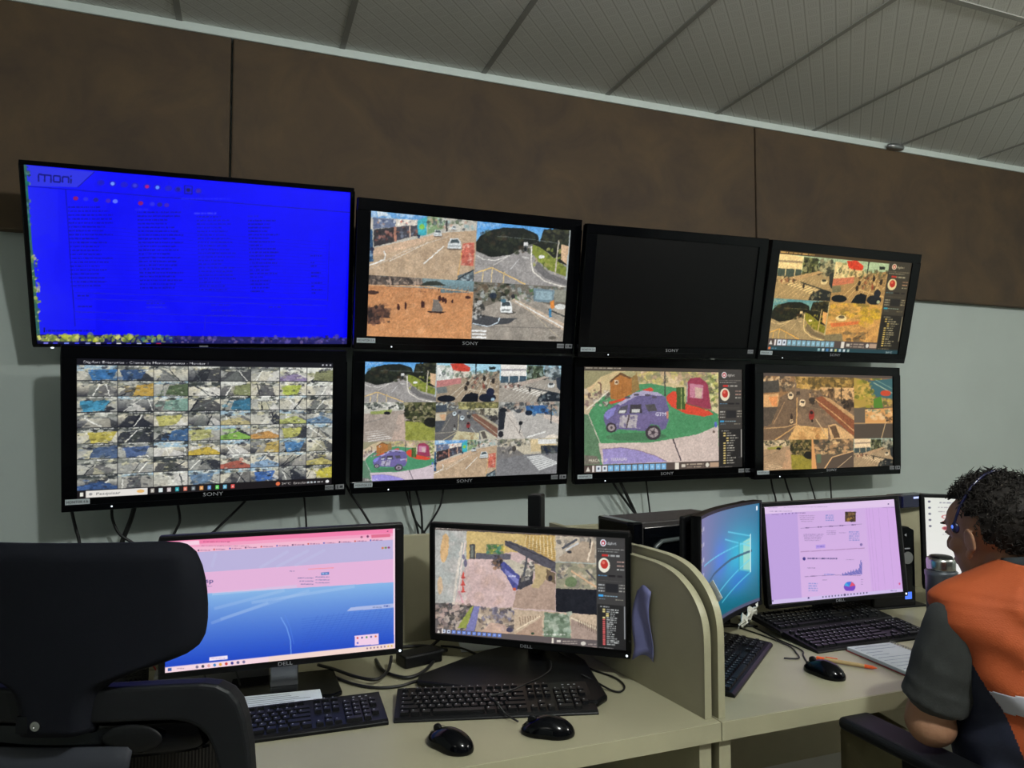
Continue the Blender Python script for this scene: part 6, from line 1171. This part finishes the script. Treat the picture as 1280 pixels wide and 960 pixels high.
def hand(mb, W, d, up, s):
    W = Vector(W); d = Vector(d).normalized(); sd = d.cross(Vector(up)).normalized(); u = sd.cross(d).normalized()
    Rm = Matrix((sd, d, u)).transposed(); mb.ell(W+d*.050, (.037, .050, .014), Rm)
    limb(mb, [W-d*.01, W+d*.03], [.026, .024])
    for k, (off, ln) in enumerate(((-.027, .062), (-.009, .074), (.009, .070), (.026, .055))):
        a = W+d*.088+sd*off; p1 = a+d*ln*.42-u*.002+sd*off*.1; p2 = p1+d*ln*.3-u*.010; p3 = p2+d*ln*.25-u*.014
        limb(mb, [a-d*.02, p1, p2, p3], [.0095, .009, .008, .007], 10, 2)
    a = W+d*.035-sd*s*.030; limb(mb, [a, a-sd*s*.026+d*.022-u*.004, a-sd*s*.030+d*.052-u*.010], [.011, .010, .008], 10, 2)
hand(b, LW, (.62, .78, -.08), (0, 0, 1), 1*-1); hand(b, RW, (-.3, .95, -.05), (0, 0, 1), 1)
for s in (-1, 1): limb(b, [(s*.10, 0, .545), (s*.16, .40, .575), (s*.16, .44, .12)], [.06, .05, .04]); limb(b, [(s*.16, .44, .10), (s*.16, .52, .045)], [.038, .03])
body = b.build('body', M['skin'], PR); remesh(body, .0042, 2)
# eyes and brows
for s in (-1, 1):
    ey = MB().ell(hp_(s*.030, .0862, .008), (.009, .006, .0038), HR).build('eye', mat('eye_white', (150, 144, 138), .4), PR, smooth=True)
    MB().ell(hp_(s*.030, .0898, .008), (.0040, .003, .0038), HR).build('iris', M['hair'], ey, smooth=True)
    MB().ell(hp_(s*.029, .0895, .028), (.018, .005, .0032), HR).build('eyebrow', M['hair'], PR, smooth=True)
# polo shirt
p = MB()
RG = [(.50, .175, .135, 0, -.03), (.60, .172, .135, 0, -.025), (.75, .168, .13, 0, -.02), (.90, .185, .13, 0, -.02), (.98, .195, .125, 0, -.025), (1.02, .185, .11, 0, -.03), (1.055, .14, .09, -.005, -.03), (1.085, .085, .078, -.012, -.02), (1.10, .067, .070, -.02, -.01)]
loft(p, RG)
for S, E_ in ((LS, LE), (RS, RE)):
    Sv, Ev = Vector(S), Vector(E_); e2 = Sv.lerp(Ev, .66); limb(p, [Sv, Sv.lerp(Ev, .4), e2], [.060, .0615, .0605], 18)
    d = (Ev-Sv).normalized()
    # flat cuff end
    p.tube([e2-d*.02, e2+d*.028, e2+d*.030], .062, 20, taper=[.061, .0625, .055])
    p.tube([e2-d*.012, e2-d*.008], .0635, 20)
po = p.build('polo_shirt', M['polo'], PR); remesh(po, .006, 2)
dm = po.modifiers.new('folds', 'DISPLACE'); tx = bpy.data.textures.new('folds', 'CLOUDS'); tx.noise_scale = .09; dm.texture = tx; dm.strength = .012; dm.mid_level = .5
cb = MB(); n = 30; vs = []; fs = []
for j, (rr_, zz) in enumerate(((1.0, 0), (1.08, .028), (1.13, .030), (1.2, .002))):
    for i in range(n): t = 2*PI*i/n; vs.append((-.02+.069*rr_*math.cos(t), -.005+.071*rr_*math.sin(t), 1.085+zz-.018*math.sin(t)))
for j in range(3):
    for i in range(n): fs.append((j*n+i, j*n+(i+1) % n, (j+1)*n+(i+1) % n, (j+1)*n+i))
cl = cb.add(vs, fs).build('collar', mat('dark_collar', (38, 46, 50), .8), PR, smooth=True); s_ = cl.modifiers.new('t', 'SOLIDIFY'); s_.thickness = .003
# vest: grid around the torso, navy sides, orange back and front
VR = [(.53, .192, .155), (.62, .190, .153), (.72, .186, .150), (.80, .188, .148), (.86, .198, .148), (.90, .207, .147), (.94, .219, .144), (.975, .231, .138), (1.0, .239, .130), (1.022, .240, .122), (1.040, .232, .115), (1.058, .204, .107), (1.078, .155, .098), (1.095, .115, .091), (1.108, .088, .087)]
nz_ = 210; na = 400; zz_ = np.linspace(VR[0][0], VR[-1][0], nz_)
va = np.interp(zz_, [r_[0] for r_ in VR], [r_[1] for r_ in VR]); vb = np.interp(zz_, [r_[0] for r_ in VR], [r_[2] for r_ in VR])
vs = []; 
for k in range(nz_):
    for i in range(na):
        t = 2*PI*i/na; ct, st = math.cos(t), math.sin(t); e = .82
        f_ = .0035*math.sin(zz_[k]*60+3*math.sin(t*3)+t*2)+.003*math.sin(zz_[k]*23+t*5)
        w_ = 1+f_/.15
        cyv = -.022-.010*(zz_[k] > 1.05)*(zz_[k]-1.05)/.05; cxv = -.012*max(0, (zz_[k]-1.02)/.08)
        vs.append((cxv+va[k]*w_*math.copysign(abs(ct)**e, ct), cyv+vb[k]*w_*math.copysign(abs(st)**e, st), zz_[k]))
mb = MB(); st_ = MB(); fs_o, fs_n, fs_r = [], [], []
for k in range(nz_-1):
    zc = (zz_[k]+zz_[k+1])/2
    for i in range(na):
        t = 2*PI*(i+.5)/na; front = math.sin(t) > 0
        ang = abs(((t-1.5*PI+PI) % (2*PI))-PI) if not front else abs(((t-.5*PI+PI) % (2*PI))-PI)   # 0 at back/front middle, pi/2 at the sides
        side = math.degrees(ang)
        lim = np.interp(zc, [.53, .70, .78, .84, .90, .95, 1.0, 1.03, 1.06], [32, 42, 52, 60, 68, 78, 96, 100, 100])
        q = (k*na+i, k*na+(i+1) % na, (k+1)*na+(i+1) % na, (k+1)*na+i)
        stripe = .848+.012*(1-side/60) < zc < .886+.012*(1-side/60)
        (fs_r if (stripe and side < lim) else fs_o if side < lim else fs_n).append(q)
mb.v = vs; mo, mn = mb.mi(M['orange']), mb.mi(M['navy'])
for q in fs_o: mb.f.append(q); mb.m.append(mo)
for q in fs_n: mb.f.append(q); mb.m.append(mn)
for q in fs_r: mb.f.append(q); mb.m.append(mo)
ve = mb.build('vest', None, PR, smooth=True); s_ = ve.modifiers.new('t', 'SOLIDIFY'); s_.thickness = .004; s_.offset = 1
used = sorted({i for q in fs_r for i in q}); mp = {i: j for j, i in enumerate(used)}
st_.add([(vs[i][0]*1.028, (vs[i][1]+.022)*1.04-.022, vs[i][2]) for i in used], [tuple(mp[i] for i in q) for q in fs_r])
so = st_.build('reflective_stripe', M['reflect'], ve, smooth=True); s_ = so.modifiers.new('t', 'SOLIDIFY'); s_.thickness = .001
# small purple-outlined white lettering patch in the middle of the back
em = MB(); em2 = MB()
for i, (x, zz) in enumerate(((-.075, .965), (-.045, .968), (-.012, .97), (.022, .97), (.055, .967))):
    yb_ = -.022-.139*1.05-.006
    em.bx(x-.013, x+.013, yb_-.001, yb_+.012, zz-.014, zz+.014); em2.bx(x-.007, x+.007, yb_-.003, yb_, zz-.008, zz+.008)
    em.prism([(x-.012, zz+.018), (x+.013, zz+.018), (x+.008, zz+.045), (x-.006, zz+.042)], 'y', yb_-.001, yb_+.012)
eo = em.build('back_emblem', mat('purple_print', (74, 44, 96), .7), ve); em2.build('emblem_letters', M['reflect'], eo)
# trousers, shoes
t_ = MB(); loft(t_, [(.51, .175, .14, 0, -.03), (.56, .178, .145, 0, -.03), (.62, .165, .13, 0, -.03)])
for s in (-1, 1): limb(t_, [(s*.10, -.01, .56), (s*.165, .40, .585), (s*.16, .44, .14)], [.088, .068, .055])
tr = t_.build('trousers', M['khaki'], PR); remesh(tr, .008, 3)
for s in (-1, 1):
    def fn(q, p_): return Vector((p_.x*(1-.2*q.y), p_.y, max(p_.z*(1.25-.5*q.y), -.035)))
    MB().ell((s*.16, .50, .037), (.048, .135, .045), fn=fn, nu=24, nv=14).build('shoe', M['shoe'], PR, smooth=True)
# hair: cap with short curls
def hfn(q, p_):
    rr = random.Random(int((q.x*7+q.y*13+q.z*29)*1000)); k = 1+rr.uniform(-.02, .035)
    return p_*k
hm = MB(); hm.ell((0, 0, 0), (.084, .107, .098), fn=hfn, nu=64, nv=48)
keep = []
def hairy(v):
    x, y, zz = v; side = abs(x)/.084
    if y > .02: return zz > .048+.35*max(0, y-.062)-.0*side and not (y > .078 and zz < .070)
    if y > -.012: return zz > .012
    return zz > -.066+.9*max(0, y+.05)
V = hm.v; hm.f = [f for f in hm.f if all(hairy(V[i]) for i in f)]; hm.m = [0]*len(hm.f)
rr = random.Random(8); base = list(V)
for k in range(1500):
    while True:
        a, c_ = rr.uniform(0, 2*PI), rr.uniform(-.75, 1); s_q = math.sqrt(1-c_*c_); q = Vector((s_q*math.cos(a), s_q*math.sin(a), c_)); v = Vector((q.x*.084, q.y*.107, q.z*.098))
        if hairy(v): break
    top = max(0, q.z); t1 = q.orthogonal().normalized(); t2 = q.cross(t1); ph = rr.uniform(0, 6.28); R0 = rr.uniform(.003, .0065)*(.55+.7*top); ln = rr.uniform(3.5, 6)
    pts = [v+q*(.001+R0*.55*u_)*1.0+(t1*math.cos(ph+u_*1.0)+t2*math.sin(ph+u_*1.0))*R0+t1*R0*.35*u_*math.sin(ph) for u_ in np.linspace(0, ln*.8, 7)]
    hm.tube(pts, .0009, 4, taper=[.0011, .0011, .001, .001, .0009, .0007, .0004])
hm.v = [tuple(HC+HR @ (Vector(v)+Vector((0, -.012, .030)))) for v in hm.v]
hm.m = [0]*len(hm.f); hm.build('hair', M['hair'], PR, smooth=True)
# thin headset
hs = empty('headset', (0, 0, 0)); hs.parent = PR
pts = [hp_(.092*math.cos(t), .020-.045*max(0, math.sin(t))+.0, .022+.112*math.sin(t)) for t in np.linspace(-.05, PI+.05, 26)]
MB().tube(pts, .003, 8).build('headband', M['navyp'], hs, smooth=True)
for s in (-1, 1): MB().ell(hp_(s*.090, .018, .020), (.006, .009, .012), HR).build('ear_pad', M['navyp'], hs, smooth=True)
MB().ell(hp_(-.0955, .020, .022), (.003, .0025, .004), HR).build('indicator', M['blueglow'], hs, smooth=True)
